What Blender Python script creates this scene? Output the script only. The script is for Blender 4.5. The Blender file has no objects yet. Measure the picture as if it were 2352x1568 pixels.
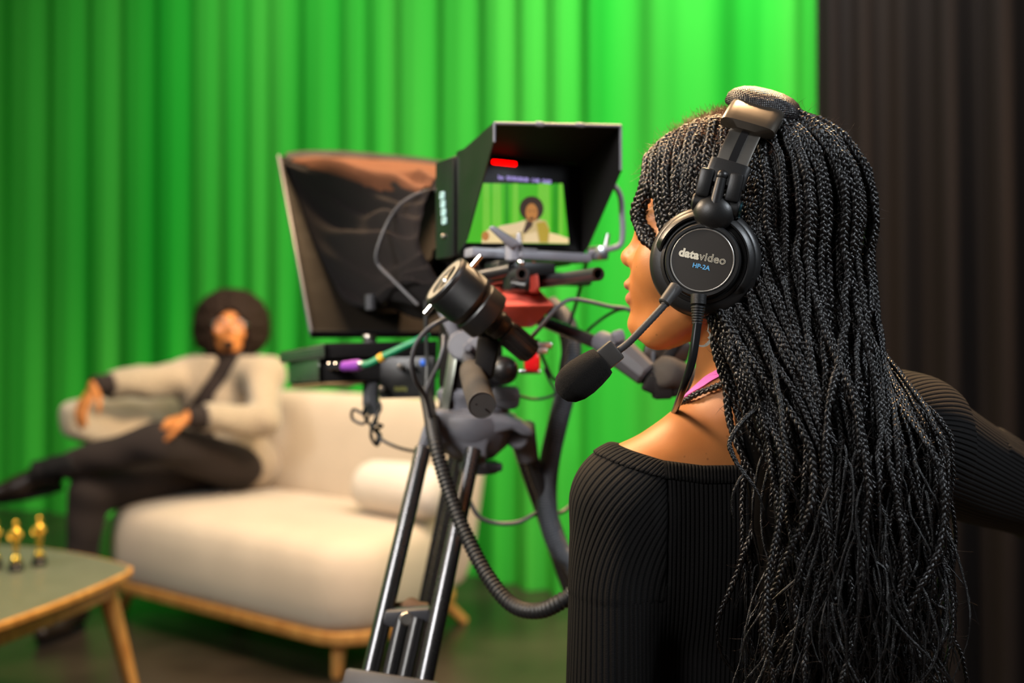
import bpy, bmesh, math, random
import numpy as np
from mathutils import Vector, Matrix
random.seed(7); RNG = np.random.default_rng(7)
SC = bpy.context.scene
COL = SC.collection
F = 35.0/36.0*2352.0
CAMZ = 1.08
PI = math.pi

def P(px, py, D):
    """world point seen at a pixel of the 2352x1568 frame, D metres in front of the camera"""
    return Vector(((px-1176)/F*D, D, CAMZ-(py-784)/F*D))

# ------------------------------------------------------------------ materials
def new_mat(name):
    m = bpy.data.materials.new(name); m.use_nodes = True
    nt = m.node_tree
    return m, nt, nt.nodes['Principled BSDF']

def mat(name, col, rough=.5, metal=0., var=.08, nscale=30., bump=0., bscale=200., spec=.5, sheen=0., sss=0., emit=None, estr=0., coat=0., rvar=.08):
    m, nt, b = new_mat(name)
    N = nt.nodes; L = nt.links
    tc = N.new('ShaderNodeTexCoord')
    nz = N.new('ShaderNodeTexNoise'); nz.inputs['Scale'].default_value = nscale; nz.inputs['Detail'].default_value = 4
    L.new(tc.outputs['Object'], nz.inputs['Vector'])
    rp = N.new('ShaderNodeValToRGB')
    c = col
    rp.color_ramp.elements[0].position = .3; rp.color_ramp.elements[1].position = .7
    rp.color_ramp.elements[0].color = tuple(x*(1-var) for x in c[:3])+(1,)
    rp.color_ramp.elements[1].color = tuple(min(1, x*(1+var)) for x in c[:3])+(1,)
    L.new(nz.outputs['Fac'], rp.inputs['Fac']); L.new(rp.outputs['Color'], b.inputs['Base Color'])
    mr = N.new('ShaderNodeMapRange'); mr.inputs['To Min'].default_value = max(0, rough-rvar); mr.inputs['To Max'].default_value = min(1, rough+rvar)
    L.new(nz.outputs['Fac'], mr.inputs['Value']); L.new(mr.outputs['Result'], b.inputs['Roughness'])
    b.inputs['Metallic'].default_value = metal
    b.inputs['Specular IOR Level'].default_value = spec
    if sheen: b.inputs['Sheen Weight'].default_value = sheen; b.inputs['Sheen Roughness'].default_value = .5
    if coat: b.inputs['Coat Weight'].default_value = coat
    if sss:
        b.inputs['Subsurface Weight'].default_value = sss
        b.inputs['Subsurface Radius'].default_value = (.012, .004, .002); b.inputs['Subsurface Scale'].default_value = 1.0
    if emit:
        b.inputs['Emission Color'].default_value = tuple(emit)+(1,); b.inputs['Emission Strength'].default_value = estr
    if bump:
        n2 = N.new('ShaderNodeTexNoise'); n2.inputs['Scale'].default_value = bscale; n2.inputs['Detail'].default_value = 3
        L.new(tc.outputs['Object'], n2.inputs['Vector'])
        bp = N.new('ShaderNodeBump'); bp.inputs['Strength'].default_value = bump; bp.inputs['Distance'].default_value = .002
        L.new(n2.outputs['Fac'], bp.inputs['Height']); L.new(bp.outputs['Normal'], b.inputs['Normal'])
    return m

M = {}
M['black_plastic'] = mat('black_plastic', (.012,.0115,.0115), .4, bump=.05, bscale=900)
M['black_gloss'] = mat('black_gloss', (.012,.012,.013), .22, rvar=.05)
M['matte_black'] = mat('matte_black', (.009,.008,.008), .7, bump=.1, bscale=600, spec=.15)
M['hood'] = mat('hood_black', (.008,.008,.008), .32, spec=.7)
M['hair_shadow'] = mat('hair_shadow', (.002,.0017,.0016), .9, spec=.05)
M['grey_plastic'] = mat('grey_plastic', (.055,.055,.062), .5, bump=.05, bscale=700)
M['charcoal_cast'] = mat('charcoal_cast', (.115,.115,.132), .48, bump=.12, bscale=500)
M['rod_black'] = mat('rod_black', (.02,.02,.022), .3)
M['tube_black'] = mat('tube_black', (.11,.11,.115), .27, metal=.85, rvar=.03)
M['rubber'] = mat('rubber', (.012,.012,.0125), .5, bump=.1, bscale=800)
M['foam'] = mat('foam', (.010,.0088,.008), .95, bump=1., bscale=1500, spec=.12, sheen=.04)
M['foam_grey'] = mat('foam_grey', (.055,.049,.043), .9, bump=.6, bscale=900, spec=.2)
M['chrome'] = mat('chrome', (.75,.74,.72), .14, metal=1., rvar=.04)
M['brushed_steel'] = mat('brushed_steel', (.42,.39,.35), .34, metal=1.)
M['silver'] = mat('silver', (.7,.7,.72), .3, metal=1.)
M['gold'] = mat('gold', (.85,.5,.07), .2, metal=1., rvar=.05)
M['red_plastic'] = mat('red_plastic', (.85,.13,.085), .5, bump=.08, bscale=600, var=.05)
M['red_gloss'] = mat('red_gloss', (.65,.01,.012), .15)
M['wood'] = None
M['cream'] = mat('cream_fabric', (.52,.415,.30), .85, bump=.25, bscale=500, sheen=.15, spec=.2, var=.05, nscale=6)
M['cream_pillow'] = mat('cream_pillow_fabric', (.64,.55,.45), .85, bump=.25, bscale=500, sheen=.15, spec=.2, var=.04, nscale=6)
M['black_cloth'] = mat('black_cloth', (.016,.012,.012), .9, bump=.3, bscale=700, sheen=.03, spec=.12)
M['warm_lit_cloth'] = mat('warm_lit_cloth', (.115,.048,.026), .9, bump=.3, bscale=700, spec=.1)  # brown paints warm overhead light onto the black shroud cloth
M['trouser'] = mat('charcoal_trousers', (.020,.014,.012), .9, bump=.2, bscale=500, sheen=.02, spec=.2)
M['jacket'] = mat('beige_wool', (.29,.225,.155), .9, bump=.5, bscale=350, sheen=.3, spec=.15, var=.18, nscale=90)
M['turtleneck'] = mat('black_knit', (.022,.015,.013), .9, bump=.3, bscale=500, spec=.2)
M['leather'] = mat('dark_leather', (.016,.010,.007), .36, spec=.3, bump=.15, bscale=120)
M['skin_man'] = mat('skin_man', (.46,.165,.042), .6, spec=.25, sss=.06, var=.12, nscale=20, bump=.05, bscale=600)
M['glass_lens'] = None
M['pink'] = mat('pink_strap', (.75,.13,.48), .7, bump=.4, bscale=900, sheen=.2)
M['cable'] = mat('cable_black', (.018,.018,.019), .4)
M['cable_grey'] = mat('cable_grey', (.07,.068,.075), .4)
M['green_cable'] = mat('green_cable', (.0,.22,.085), .45)
M['purple'] = mat('purple_boot', (.25,.05,.38), .5)
M['yellow'] = mat('yellow_tag', (.8,.42,.02), .5)
M['blue'] = mat('blue_port', (.03,.13,.6), .4, emit=(.05,.2,.8), estr=.4)
M['olive_print'] = mat('olive_print', (.22,.22,.05), .6)
M['dark_brown_panel'] = mat('dark_panel', (.010,.007,.0045), .7, spec=.12, bump=.05, bscale=400)
M['warm_lit_cast'] = mat('warm_lit_casting', (.30,.15,.07), .75, bump=.2, bscale=200)  # brown paints warm light on the top of the leg casting
M['dark_green_metal'] = mat('dark_anodised', (.30,.32,.28), .3, metal=.85)
M['table_top'] = mat('grey_green_laminate', (.125,.130,.088), .42, var=.05)
M['key'] = mat('pale_key', (.35,.55,.55), .4, emit=(.35,.6,.6), estr=.25)
M['key_print'] = mat('key_print', (.02,.03,.03), .5)
M['white_print'] = mat('ivory_print', (.72,.66,.52), .5, emit=(.72,.66,.52), estr=.05)
M['blue_print'] = mat('blue_print', (.12,.42,.75), .5, emit=(.1,.4,.8), estr=.08)
M['tally'] = mat('tally_red', (.8,.0,.0), .4, emit=(1,.0,.0), estr=5)
M['disc'] = mat('disc_face', (.035,.030,.026), .35, var=.02, rvar=.02)
M['screen_black'] = mat('screen_black', (.003,.003,.003), .4, spec=.12)

def wood_mat():
    m, nt, b = new_mat('oak_wood'); N = nt.nodes; L = nt.links
    tc = N.new('ShaderNodeTexCoord'); mp = N.new('ShaderNodeMapping'); mp.inputs['Scale'].default_value = (14,14,2)
    nz = N.new('ShaderNodeTexNoise'); nz.inputs['Scale'].default_value = 3; nz.inputs['Detail'].default_value = 6; nz.inputs['Distortion'].default_value = .6
    L.new(tc.outputs['Object'], mp.inputs['Vector']); L.new(mp.outputs['Vector'], nz.inputs['Vector'])
    rp = N.new('ShaderNodeValToRGB')
    rp.color_ramp.elements[0].color = (.42,.17,.035,1); rp.color_ramp.elements[1].color = (.62,.30,.075,1)
    rp.color_ramp.elements[0].position = .35; rp.color_ramp.elements[1].position = .65
    L.new(nz.outputs['Fac'], rp.inputs['Fac']); L.new(rp.outputs['Color'], b.inputs['Base Color'])
    b.inputs['Roughness'].default_value = .42
    return m
M['wood'] = wood_mat()

M['bar_grey'] = mat('bar_grey', (.20,.20,.23), .38)
M['earring'] = mat('earring_silver', (.75,.72,.62), .3, metal=.55)
M['rim'] = mat('chrome_rim', (.8,.78,.74), .28, metal=.8)
def glass_mat():
    m, nt, b = new_mat('clear_lens'); N = nt.nodes
    b.inputs['Base Color'].default_value = (.95,.95,.92,1); b.inputs['Roughness'].default_value = .03
    b.inputs['Transmission Weight'].default_value = 1.; b.inputs['IOR'].default_value = 1.04; b.inputs['Alpha'].default_value = .12
    return m
M['glass_lens'] = glass_mat()

def skin_mat():
    m, nt, b = new_mat('skin_woman'); N = nt.nodes; L = nt.links
    tc = N.new('ShaderNodeTexCoord')
    n1 = N.new('ShaderNodeTexNoise'); n1.inputs['Scale'].default_value = 14; n1.inputs['Detail'].default_value = 6
    n2 = N.new('ShaderNodeTexNoise'); n2.inputs['Scale'].default_value = 900; n2.inputs['Detail'].default_value = 3
    n3 = N.new('ShaderNodeTexVoronoi'); n3.inputs['Scale'].default_value = 95; n3.inputs['Randomness'].default_value = 1
    for n in (n1,n2,n3): L.new(tc.outputs['Object'], n.inputs['Vector'])
    rp = N.new('ShaderNodeValToRGB')
    rp.color_ramp.elements[0].color = (.38,.132,.034,1); rp.color_ramp.elements[1].color = (.50,.195,.058,1)
    rp.color_ramp.elements[0].position = .3; rp.color_ramp.elements[1].position = .7
    L.new(n1.outputs['Fac'], rp.inputs['Fac'])
    # a few freckles: small dark dots where a voronoi cell centre falls on a sparse noise patch
    lt = N.new('ShaderNodeMapRange'); lt.inputs['From Min'].default_value = .05; lt.inputs['From Max'].default_value = .16
    L.new(n3.outputs['Distance'], lt.inputs['Value'])
    sp = N.new('ShaderNodeMath'); sp.operation = 'GREATER_THAN'; sp.inputs[1].default_value = .88
    sepc = N.new('ShaderNodeSeparateColor'); L.new(n3.outputs['Color'], sepc.inputs['Color']); L.new(sepc.outputs['Red'], sp.inputs[0])
    inv = N.new('ShaderNodeMath'); inv.operation = 'SUBTRACT'; inv.inputs[0].default_value = 1.; L.new(lt.outputs['Result'], inv.inputs[1])
    mu = N.new('ShaderNodeMath'); mu.operation = 'MULTIPLY'; L.new(sp.outputs[0], mu.inputs[0]); L.new(inv.outputs[0], mu.inputs[1])
    mu2 = N.new('ShaderNodeMath'); mu2.operation = 'MULTIPLY'; mu2.inputs[1].default_value = .55; L.new(mu.outputs[0], mu2.inputs[0])
    mx = N.new('ShaderNodeMixRGB'); mx.inputs['Color2'].default_value = (.14,.045,.015,1)
    L.new(mu2.outputs[0], mx.inputs['Fac']); L.new(rp.outputs['Color'], mx.inputs['Color1'])
    # lips: vertex attribute "lip"
    at = N.new('ShaderNodeAttribute'); at.attribute_name = 'lip'
    mx2 = N.new('ShaderNodeMixRGB'); mx2.inputs['Color2'].default_value = (.36,.115,.075,1)
    L.new(at.outputs['Fac'], mx2.inputs['Fac']); L.new(mx.outputs['Color'], mx2.inputs['Color1'])
    L.new(mx2.outputs['Color'], b.inputs['Base Color'])
    b.inputs['Roughness'].default_value = .47; b.inputs['Specular IOR Level'].default_value = .45
    b.inputs['Subsurface Weight'].default_value = .08; b.inputs['Subsurface Radius'].default_value = (.010,.004,.002); b.inputs['Subsurface Scale'].default_value = 1.
    bp = N.new('ShaderNodeBump'); bp.inputs['Strength'].default_value = .22; bp.inputs['Distance'].default_value = .0008
    L.new(n2.outputs['Fac'], bp.inputs['Height']); L.new(bp.outputs['Normal'], b.inputs['Normal'])
    return m
M['skin_woman'] = skin_mat()

def knit_mat():
    """ribbed knit: ridges follow the mesh attribute "rib" (metres across the ribs)"""
    m, nt, b = new_mat('black_rib_knit'); N = nt.nodes; L = nt.links
    at = N.new('ShaderNodeAttribute'); at.attribute_name = 'rib'
    ml = N.new('ShaderNodeMath'); ml.operation = 'MULTIPLY'; ml.inputs[1].default_value = 2*PI; L.new(at.outputs['Fac'], ml.inputs[0])
    sn = N.new('ShaderNodeMath'); sn.operation = 'SINE'; L.new(ml.outputs[0], sn.inputs[0])
    mr = N.new('ShaderNodeMapRange'); mr.inputs['From Min'].default_value = -1; mr.inputs['From Max'].default_value = .4; L.new(sn.outputs[0], mr.inputs['Value'])
    tc = N.new('ShaderNodeTexCoord'); nz = N.new('ShaderNodeTexNoise'); nz.inputs['Scale'].default_value = 900; nz.inputs['Detail'].default_value = 3
    L.new(tc.outputs['Object'], nz.inputs['Vector'])
    ad = N.new('ShaderNodeMath'); ad.operation = 'MULTIPLY_ADD'; ad.inputs[1].default_value = .35; L.new(nz.outputs['Fac'], ad.inputs[0]); L.new(mr.outputs['Result'], ad.inputs[2])
    bp = N.new('ShaderNodeBump'); bp.inputs['Strength'].default_value = 1.; bp.inputs['Distance'].default_value = .0016
    L.new(ad.outputs[0], bp.inputs['Height']); L.new(bp.outputs['Normal'], b.inputs['Normal'])
    mx = N.new('ShaderNodeMixRGB'); mx.inputs['Color1'].default_value = (.0015,.0013,.0013,1); mx.inputs['Color2'].default_value = (.0062,.0054,.0054,1)
    L.new(mr.outputs['Result'], mx.inputs['Fac']); L.new(mx.outputs['Color'], b.inputs['Base Color'])
    b.inputs['Roughness'].default_value = .85; b.inputs['Specular IOR Level'].default_value = .2
    return m
M['knit'] = knit_mat()

def hair_mat(name, c0, c1, rough=.36, spec=.55):
    m, nt, b = new_mat(name); N = nt.nodes; L = nt.links
    tc = N.new('ShaderNodeTexCoord'); nz = N.new('ShaderNodeTexNoise'); nz.inputs['Scale'].default_value = 400; nz.inputs['Detail'].default_value = 4
    L.new(tc.outputs['Object'], nz.inputs['Vector'])
    rp = N.new('ShaderNodeValToRGB'); rp.color_ramp.elements[0].color = c0+(1,); rp.color_ramp.elements[1].color = c1+(1,)
    rp.color_ramp.elements[0].position = .35; rp.color_ramp.elements[1].position = .7
    L.new(nz.outputs['Fac'], rp.inputs['Fac']); L.new(rp.outputs['Color'], b.inputs['Base Color'])
    b.inputs['Roughness'].default_value = rough; b.inputs['Specular IOR Level'].default_value = spec
    bp = N.new('ShaderNodeBump'); bp.inputs['Strength'].default_value = .6; bp.inputs['Distance'].default_value = .0006
    n2 = N.new('ShaderNodeTexNoise'); n2.inputs['Scale'].default_value = 1500; n2.inputs['Detail'].default_value = 2
    L.new(tc.outputs['Object'], n2.inputs['Vector']); L.new(n2.outputs['Fac'], bp.inputs['Height']); L.new(bp.outputs['Normal'], b.inputs['Normal'])
    return m
M['braid'] = hair_mat('black_braid_hair', (.003,.0026,.0026), (.008,.0065,.006), .28, .62)
M['fuzz'] = hair_mat('flyaway_hair', (.02,.012,.008), (.05,.026,.014), .45)
M['frizz'] = hair_mat('frizz_hair', (.07,.024,.010), (.22,.075,.028), .5)
M['afro'] = hair_mat('dark_afro_hair', (.007,.0035,.002), (.020,.009,.0045), .8, .15)

# ------------------------------------------------------------------ objects, labels
def tag(o, label=None, cat=None, group=None, kind=None):
    if label: o['label'] = label
    if cat: o['category'] = cat
    if group: o['group'] = group
    if kind: o['kind'] = kind
    return o

def empty(name, loc, label, cat, group=None):
    o = bpy.data.objects.new(name, None); COL.objects.link(o); o.location = loc
    o.empty_display_size = .05
    return tag(o, label, cat, group)

def link_mesh(name, me, m, parent=None, angle=40):
    o = bpy.data.objects.new(name, me); COL.objects.link(o)
    if m is not None:
        for x in (m if isinstance(m, (list, tuple)) else [m]): me.materials.append(x)
    if len(me.polygons):
        me.polygons.foreach_set('use_smooth', np.ones(len(me.polygons), dtype=bool))
        if angle < 180: me.set_sharp_from_angle(angle=math.radians(angle))
    if parent is not None:
        o.parent = parent
        o.matrix_parent_inverse = Matrix.Identity(4)
        p = parent; off = Vector((0,0,0))
        while p is not None:
            off += p.location; p = p.parent
        o.location = -off
    return o
# every mesh is written in world coordinates; a child is shifted back by its chain's offset

def frame(o, z, x=None):
    """4x4 with local z along z, local x near x"""
    z = Vector(z).normalized()
    x = Vector(x) if x is not None else (Vector((1,0,0)) if abs(z.x) < .9 else Vector((0,1,0)))
    y = z.cross(x).normalized(); x = y.cross(z).normalized()
    m = Matrix((x, y, z)).transposed().to_4x4(); m.translation = Vector(o)
    return m

class MB:
    def __init__(s): s.v = []; s.f = []; s.mi = []
    def add(s, vs, fs, mi=0, mtx=None):
        b = len(s.v)
        for v in vs:
            v = Vector(v)
            s.v.append(mtx @ v if mtx is not None else v)
        for f in fs: s.f.append([b+i for i in f]); s.mi.append(mi)
        return s
    def box(s, c, size, mtx=None, bev=.002, seg=2, mi=0):
        bm = bmesh.new(); bmesh.ops.create_cube(bm, size=1)
        for v in bm.verts: v.co = Vector((v.co.x*size[0], v.co.y*size[1], v.co.z*size[2])) + Vector(c)
        if bev: bmesh.ops.bevel(bm, geom=bm.edges[:], offset=min(bev, min(size)*.45), segments=seg, affect='EDGES', profile=.5)
        bm.verts.index_update()
        s.add([v.co.copy() for v in bm.verts], [[v.index for v in f.verts] for f in bm.faces], mi, mtx); bm.free(); return s
    def hexa(s, pts, bev=.003, mi=0):
        """8 points: bottom 4 (ccw) then top 4"""
        bm = bmesh.new(); vs = [bm.verts.new(p) for p in pts]
        for f in ((3,2,1,0),(4,5,6,7),(0,1,5,4),(1,2,6,5),(2,3,7,6),(3,0,4,7)): bm.faces.new([vs[i] for i in f])
        bmesh.ops.recalc_face_normals(bm, faces=bm.faces[:])
        if bev: bmesh.ops.bevel(bm, geom=bm.edges[:], offset=bev, segments=2, affect='EDGES', profile=.5)
        bm.verts.index_update()
        s.add([v.co.copy() for v in bm.verts], [[v.index for v in f.verts] for f in bm.faces], mi); bm.free(); return s
    def prism(s, poly, d0, d1, mtx=None, bev=.0, mi=0):
        """poly in local xy extruded from local z=d0 to d1"""
        bm = bmesh.new()
        vs = [bm.verts.new((p[0], p[1], d0)) for p in poly]
        f = bm.faces.new(vs)
        r = bmesh.ops.extrude_face_region(bm, geom=[f])
        for e in r['geom']:
            if isinstance(e, bmesh.types.BMVert): e.co.z = d1
        bmesh.ops.recalc_face_normals(bm, faces=bm.faces[:])
        if bev:
            bmesh.ops.bevel(bm, geom=[e for e in bm.edges if len(e.link_faces) == 2 and e.calc_face_angle(0) > .5], offset=bev, segments=2, affect='EDGES', profile=.5)
        bm.verts.index_update()
        s.add([v.co.copy() for v in bm.verts], [[v.index for v in f.verts] for f in bm.faces], mi, mtx); bm.free(); return s
    def lathe(s, prof, mtx=None, seg=48, mi=0):
        """prof: list of (r, z); closed with poles where r == 0"""
        vs = []; fs = []; rings = []
        for r, z in prof:
            if r <= 1e-7: rings.append([len(vs)]); vs.append((0,0,z))
            else:
                rings.append(list(range(len(vs), len(vs)+seg)))
                for k in range(seg):
                    a = 2*PI*k/seg; vs.append((r*math.cos(a), r*math.sin(a), z))
        for A, B in zip(rings, rings[1:]):
            if len(A) == 1 and len(B) == 1: continue
            for k in range(seg):
                k2 = (k+1) % seg
                if len(A) == 1: fs.append((A[0], B[k2], B[k]))
                elif len(B) == 1: fs.append((A[k], A[k2], B[0]))
                else: fs.append((A[k], A[k2], B[k2], B[k]))
        return s.add(vs, [f[::-1] for f in fs] if prof[-1][1] < prof[0][1] else fs, mi, mtx)
    def cyl(s, a, b, r0, r1=None, seg=24, mi=0, bev=.0):
        a = Vector(a); b = Vector(b); r1 = r0 if r1 is None else r1
        L = (b-a).length; m = frame(a, b-a)
        pr = [(0,0),(r0-bev,0),(r0,bev),(r1,L-bev),(r1-bev,L),(0,L)] if bev else [(0,0),(r0,0),(r1,L),(0,L)]
        return s.lathe(pr, m, seg, mi)
    def pipe(s, a, b, r, ri, seg=24, mi=0):
        a = Vector(a); b = Vector(b); L = (b-a).length
        return s.lathe([(0,.02),(ri,.02),(ri,0),(r,0),(r,L),(0,L)], frame(a, b-a), seg, mi)
    def ball(s, c, r, mtx=None, seg=24, rings=14, mi=0):
        r = (r,r,r) if not hasattr(r, '__len__') else r
        pr = [(math.sin(PI*k/rings), -math.cos(PI*k/rings)) for k in range(rings+1)]
        pr[0] = (0,-1); pr[-1] = (0,1)
        m = Matrix.Translation(Vector(c)) @ Matrix.Diagonal((r[0], r[1], r[2], 1))
        if mtx is not None: m = mtx @ m
        return s.lathe(pr, m, seg, mi)
    def tube(s, pts, r, seg=10, mi=0, closed=False, cap=True, ref=None):
        pts = [Vector(p) for p in pts]; n = len(pts)
        rr = r if hasattr(r, '__len__') else [r]*n
        T = []
        for i in range(n):
            if closed: t = pts[(i+1) % n]-pts[i-1]
            else: t = pts[min(i+1, n-1)]-pts[max(i-1, 0)]
            T.append(t.normalized())
        nrm = Vector(ref) if ref else (Vector((0,0,1)) if abs(T[0].z) < .9 else Vector((1,0,0)))
        vs = []; fs = []
        for i in range(n):
            nrm = (nrm - T[i]*nrm.dot(T[i]))
            if nrm.length < 1e-5: nrm = T[i].orthogonal()
            nrm.normalize(); bi = T[i].cross(nrm)
            for k in range(seg):
                a = 2*PI*k/seg
                vs.append(pts[i] + (nrm*math.cos(a)+bi*math.sin(a))*rr[i])
        m = n if closed else n-1
        for i in range(m):
            j = (i+1) % n
            for k in range(seg):
                k2 = (k+1) % seg
                fs.append((i*seg+k, i*seg+k2, j*seg+k2, j*seg+k))
        if cap and not closed:
            fs.append(tuple(range(seg))[::-1]); fs.append(tuple((n-1)*seg+k for k in range(seg)))
        return s.add(vs, fs, mi)
    def loft(s, rings, mi=0, closed_u=True, caps=True):
        n = len(rings[0]); vs = [p for r in rings for p in r]; fs = []
        for i in range(len(rings)-1):
            for k in range(n if closed_u else n-1):
                k2 = (k+1) % n
                fs.append((i*n+k, i*n+k2, (i+1)*n+k2, (i+1)*n+k))
        if caps and closed_u:
            fs.append(tuple(range(n))[::-1]); fs.append(tuple((len(rings)-1)*n+k for k in range(n)))
        return s.add(vs, fs, mi)
    def build(s, name, m, parent=None, angle=40, label=None, sub=0):
        me = bpy.data.meshes.new(name)
        me.from_pydata([tuple(v) for v in s.v], [], s.f)
        if any(s.mi): me.polygons.foreach_set('material_index', s.mi)
        bm = bmesh.new(); bm.from_mesh(me); bmesh.ops.recalc_face_normals(bm, faces=bm.faces[:]); bm.to_mesh(me); bm.free()
        o = link_mesh(name, me, m, parent, angle)
        if label: o['label'] = label
        if sub:
            md = o.modifiers.new('round', 'SUBSURF'); md.levels = sub; md.render_levels = sub
        return o

def spline(pts, n=12):
    """Catmull-Rom through 3-D points"""
    pts = [Vector(p) for p in pts]; out = []
    q = [pts[0]*2-pts[1]] + pts + [pts[-1]*2-pts[-2]]
    for i in range(1, len(q)-2):
        for k in range(n):
            t = k/n; a, b, c, d = q[i-1], q[i], q[i+1], q[i+2]
            out.append(.5*((2*b)+(c-a)*t+(2*a-5*b+4*c-d)*t*t+(3*b-a-3*c+d)*t**3))
    out.append(pts[-1]); return out

def cable(name, pts, r, m, label, cat='cable', parent=None, n=12, seg=10, ridged=0., pitch=.006):
    pp = spline(pts, n)
    if ridged:
        # resample evenly and swell the radius in rings
        L = [0.]
        for a, b in zip(pp, pp[1:]): L.append(L[-1]+(b-a).length)
        k = max(8, int(L[-1]/pitch*4)); s_ = np.linspace(0, L[-1], k)
        A = np.array([tuple(p) for p in pp]); pp = [Vector((np.interp(t, L, A[:,0]), np.interp(t, L, A[:,1]), np.interp(t, L, A[:,2]))) for t in s_]
        rr = [r*(1+ridged*(1 if (i % 4) in (0,1) else -1)) for i in range(k)]
    else: rr = [r]*len(pp)
    o = MB().tube(pp, rr, seg).build(name, m, parent, 60 if not ridged else 180)
    if parent is None: tag(o, label, cat)
    elif label: o['label'] = label
    return o

def text_mesh(name, txt, size, mtx, m, parent, offset=0., outline=0., extrude=.0002, align='CENTER', space=1.):
    cu = bpy.data.curves.new(name+'_curve', 'FONT'); cu.body = txt; cu.size = size; cu.align_x = align; cu.space_character = space
    if outline: cu.fill_mode = 'NONE'; cu.bevel_depth = outline; cu.bevel_resolution = 1
    else: cu.extrude = extrude; cu.offset = offset
    t = bpy.data.objects.new(name+'_tmp', cu); COL.objects.link(t)
    dg = bpy.context.evaluated_depsgraph_get(); dg.update()
    me = bpy.data.meshes.new_from_object(t.evaluated_get(dg))
    bpy.data.objects.remove(t); bpy.data.curves.remove(cu)
    me.name = name; me.transform(mtx); me.materials.clear()
    return link_mesh(name, me, m, parent, 30)

# ------------------------------------------------------------------ signed distance bodies
def np3(v): return np.array(tuple(v), dtype=np.float32)
def smin(a, b, k):
    h = np.clip(.5+.5*(b-a)/k, 0, 1); return b*(1-h)+a*h-k*h*(1-h)
def smax(a, b, k): return -smin(-a, -b, k)
def s_cone(p, a, b, ra, rb):
    a = np3(a); b = np3(b); ab = b-a; t = np.clip(((p-a)@ab)/(ab@ab), 0, 1)
    d = p-a-t[:,None]*ab
    return np.sqrt((d*d).sum(1))-(ra+(rb-ra)*t)
def s_ell(p, c, r, R=None):
    q = p-np3(c)
    if R is not None: q = q@R       # columns of R: local axes
    r = np.array(r, dtype=np.float32)
    k0 = np.sqrt(((q/r)**2).sum(1)); k1 = np.sqrt(((q/(r*r))**2).sum(1))
    return k0*(k0-1)/np.maximum(k1, 1e-9)
def s_box(p, c, h, rad, R=None):
    q = p-np3(c)
    if R is not None: q = q@R
    q = np.abs(q)-(np.array(h, dtype=np.float32)-rad)
    return np.sqrt((np.maximum(q, 0)**2).sum(1))+np.minimum(q.max(1), 0)-rad
def s_chain(p, pts, rad, k=.01):
    d = None
    for i in range(len(pts)-1):
        e = s_cone(p, pts[i], pts[i+1], rad[i], rad[i+1]); d = e if d is None else smin(d, e, k)
    return d

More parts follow.
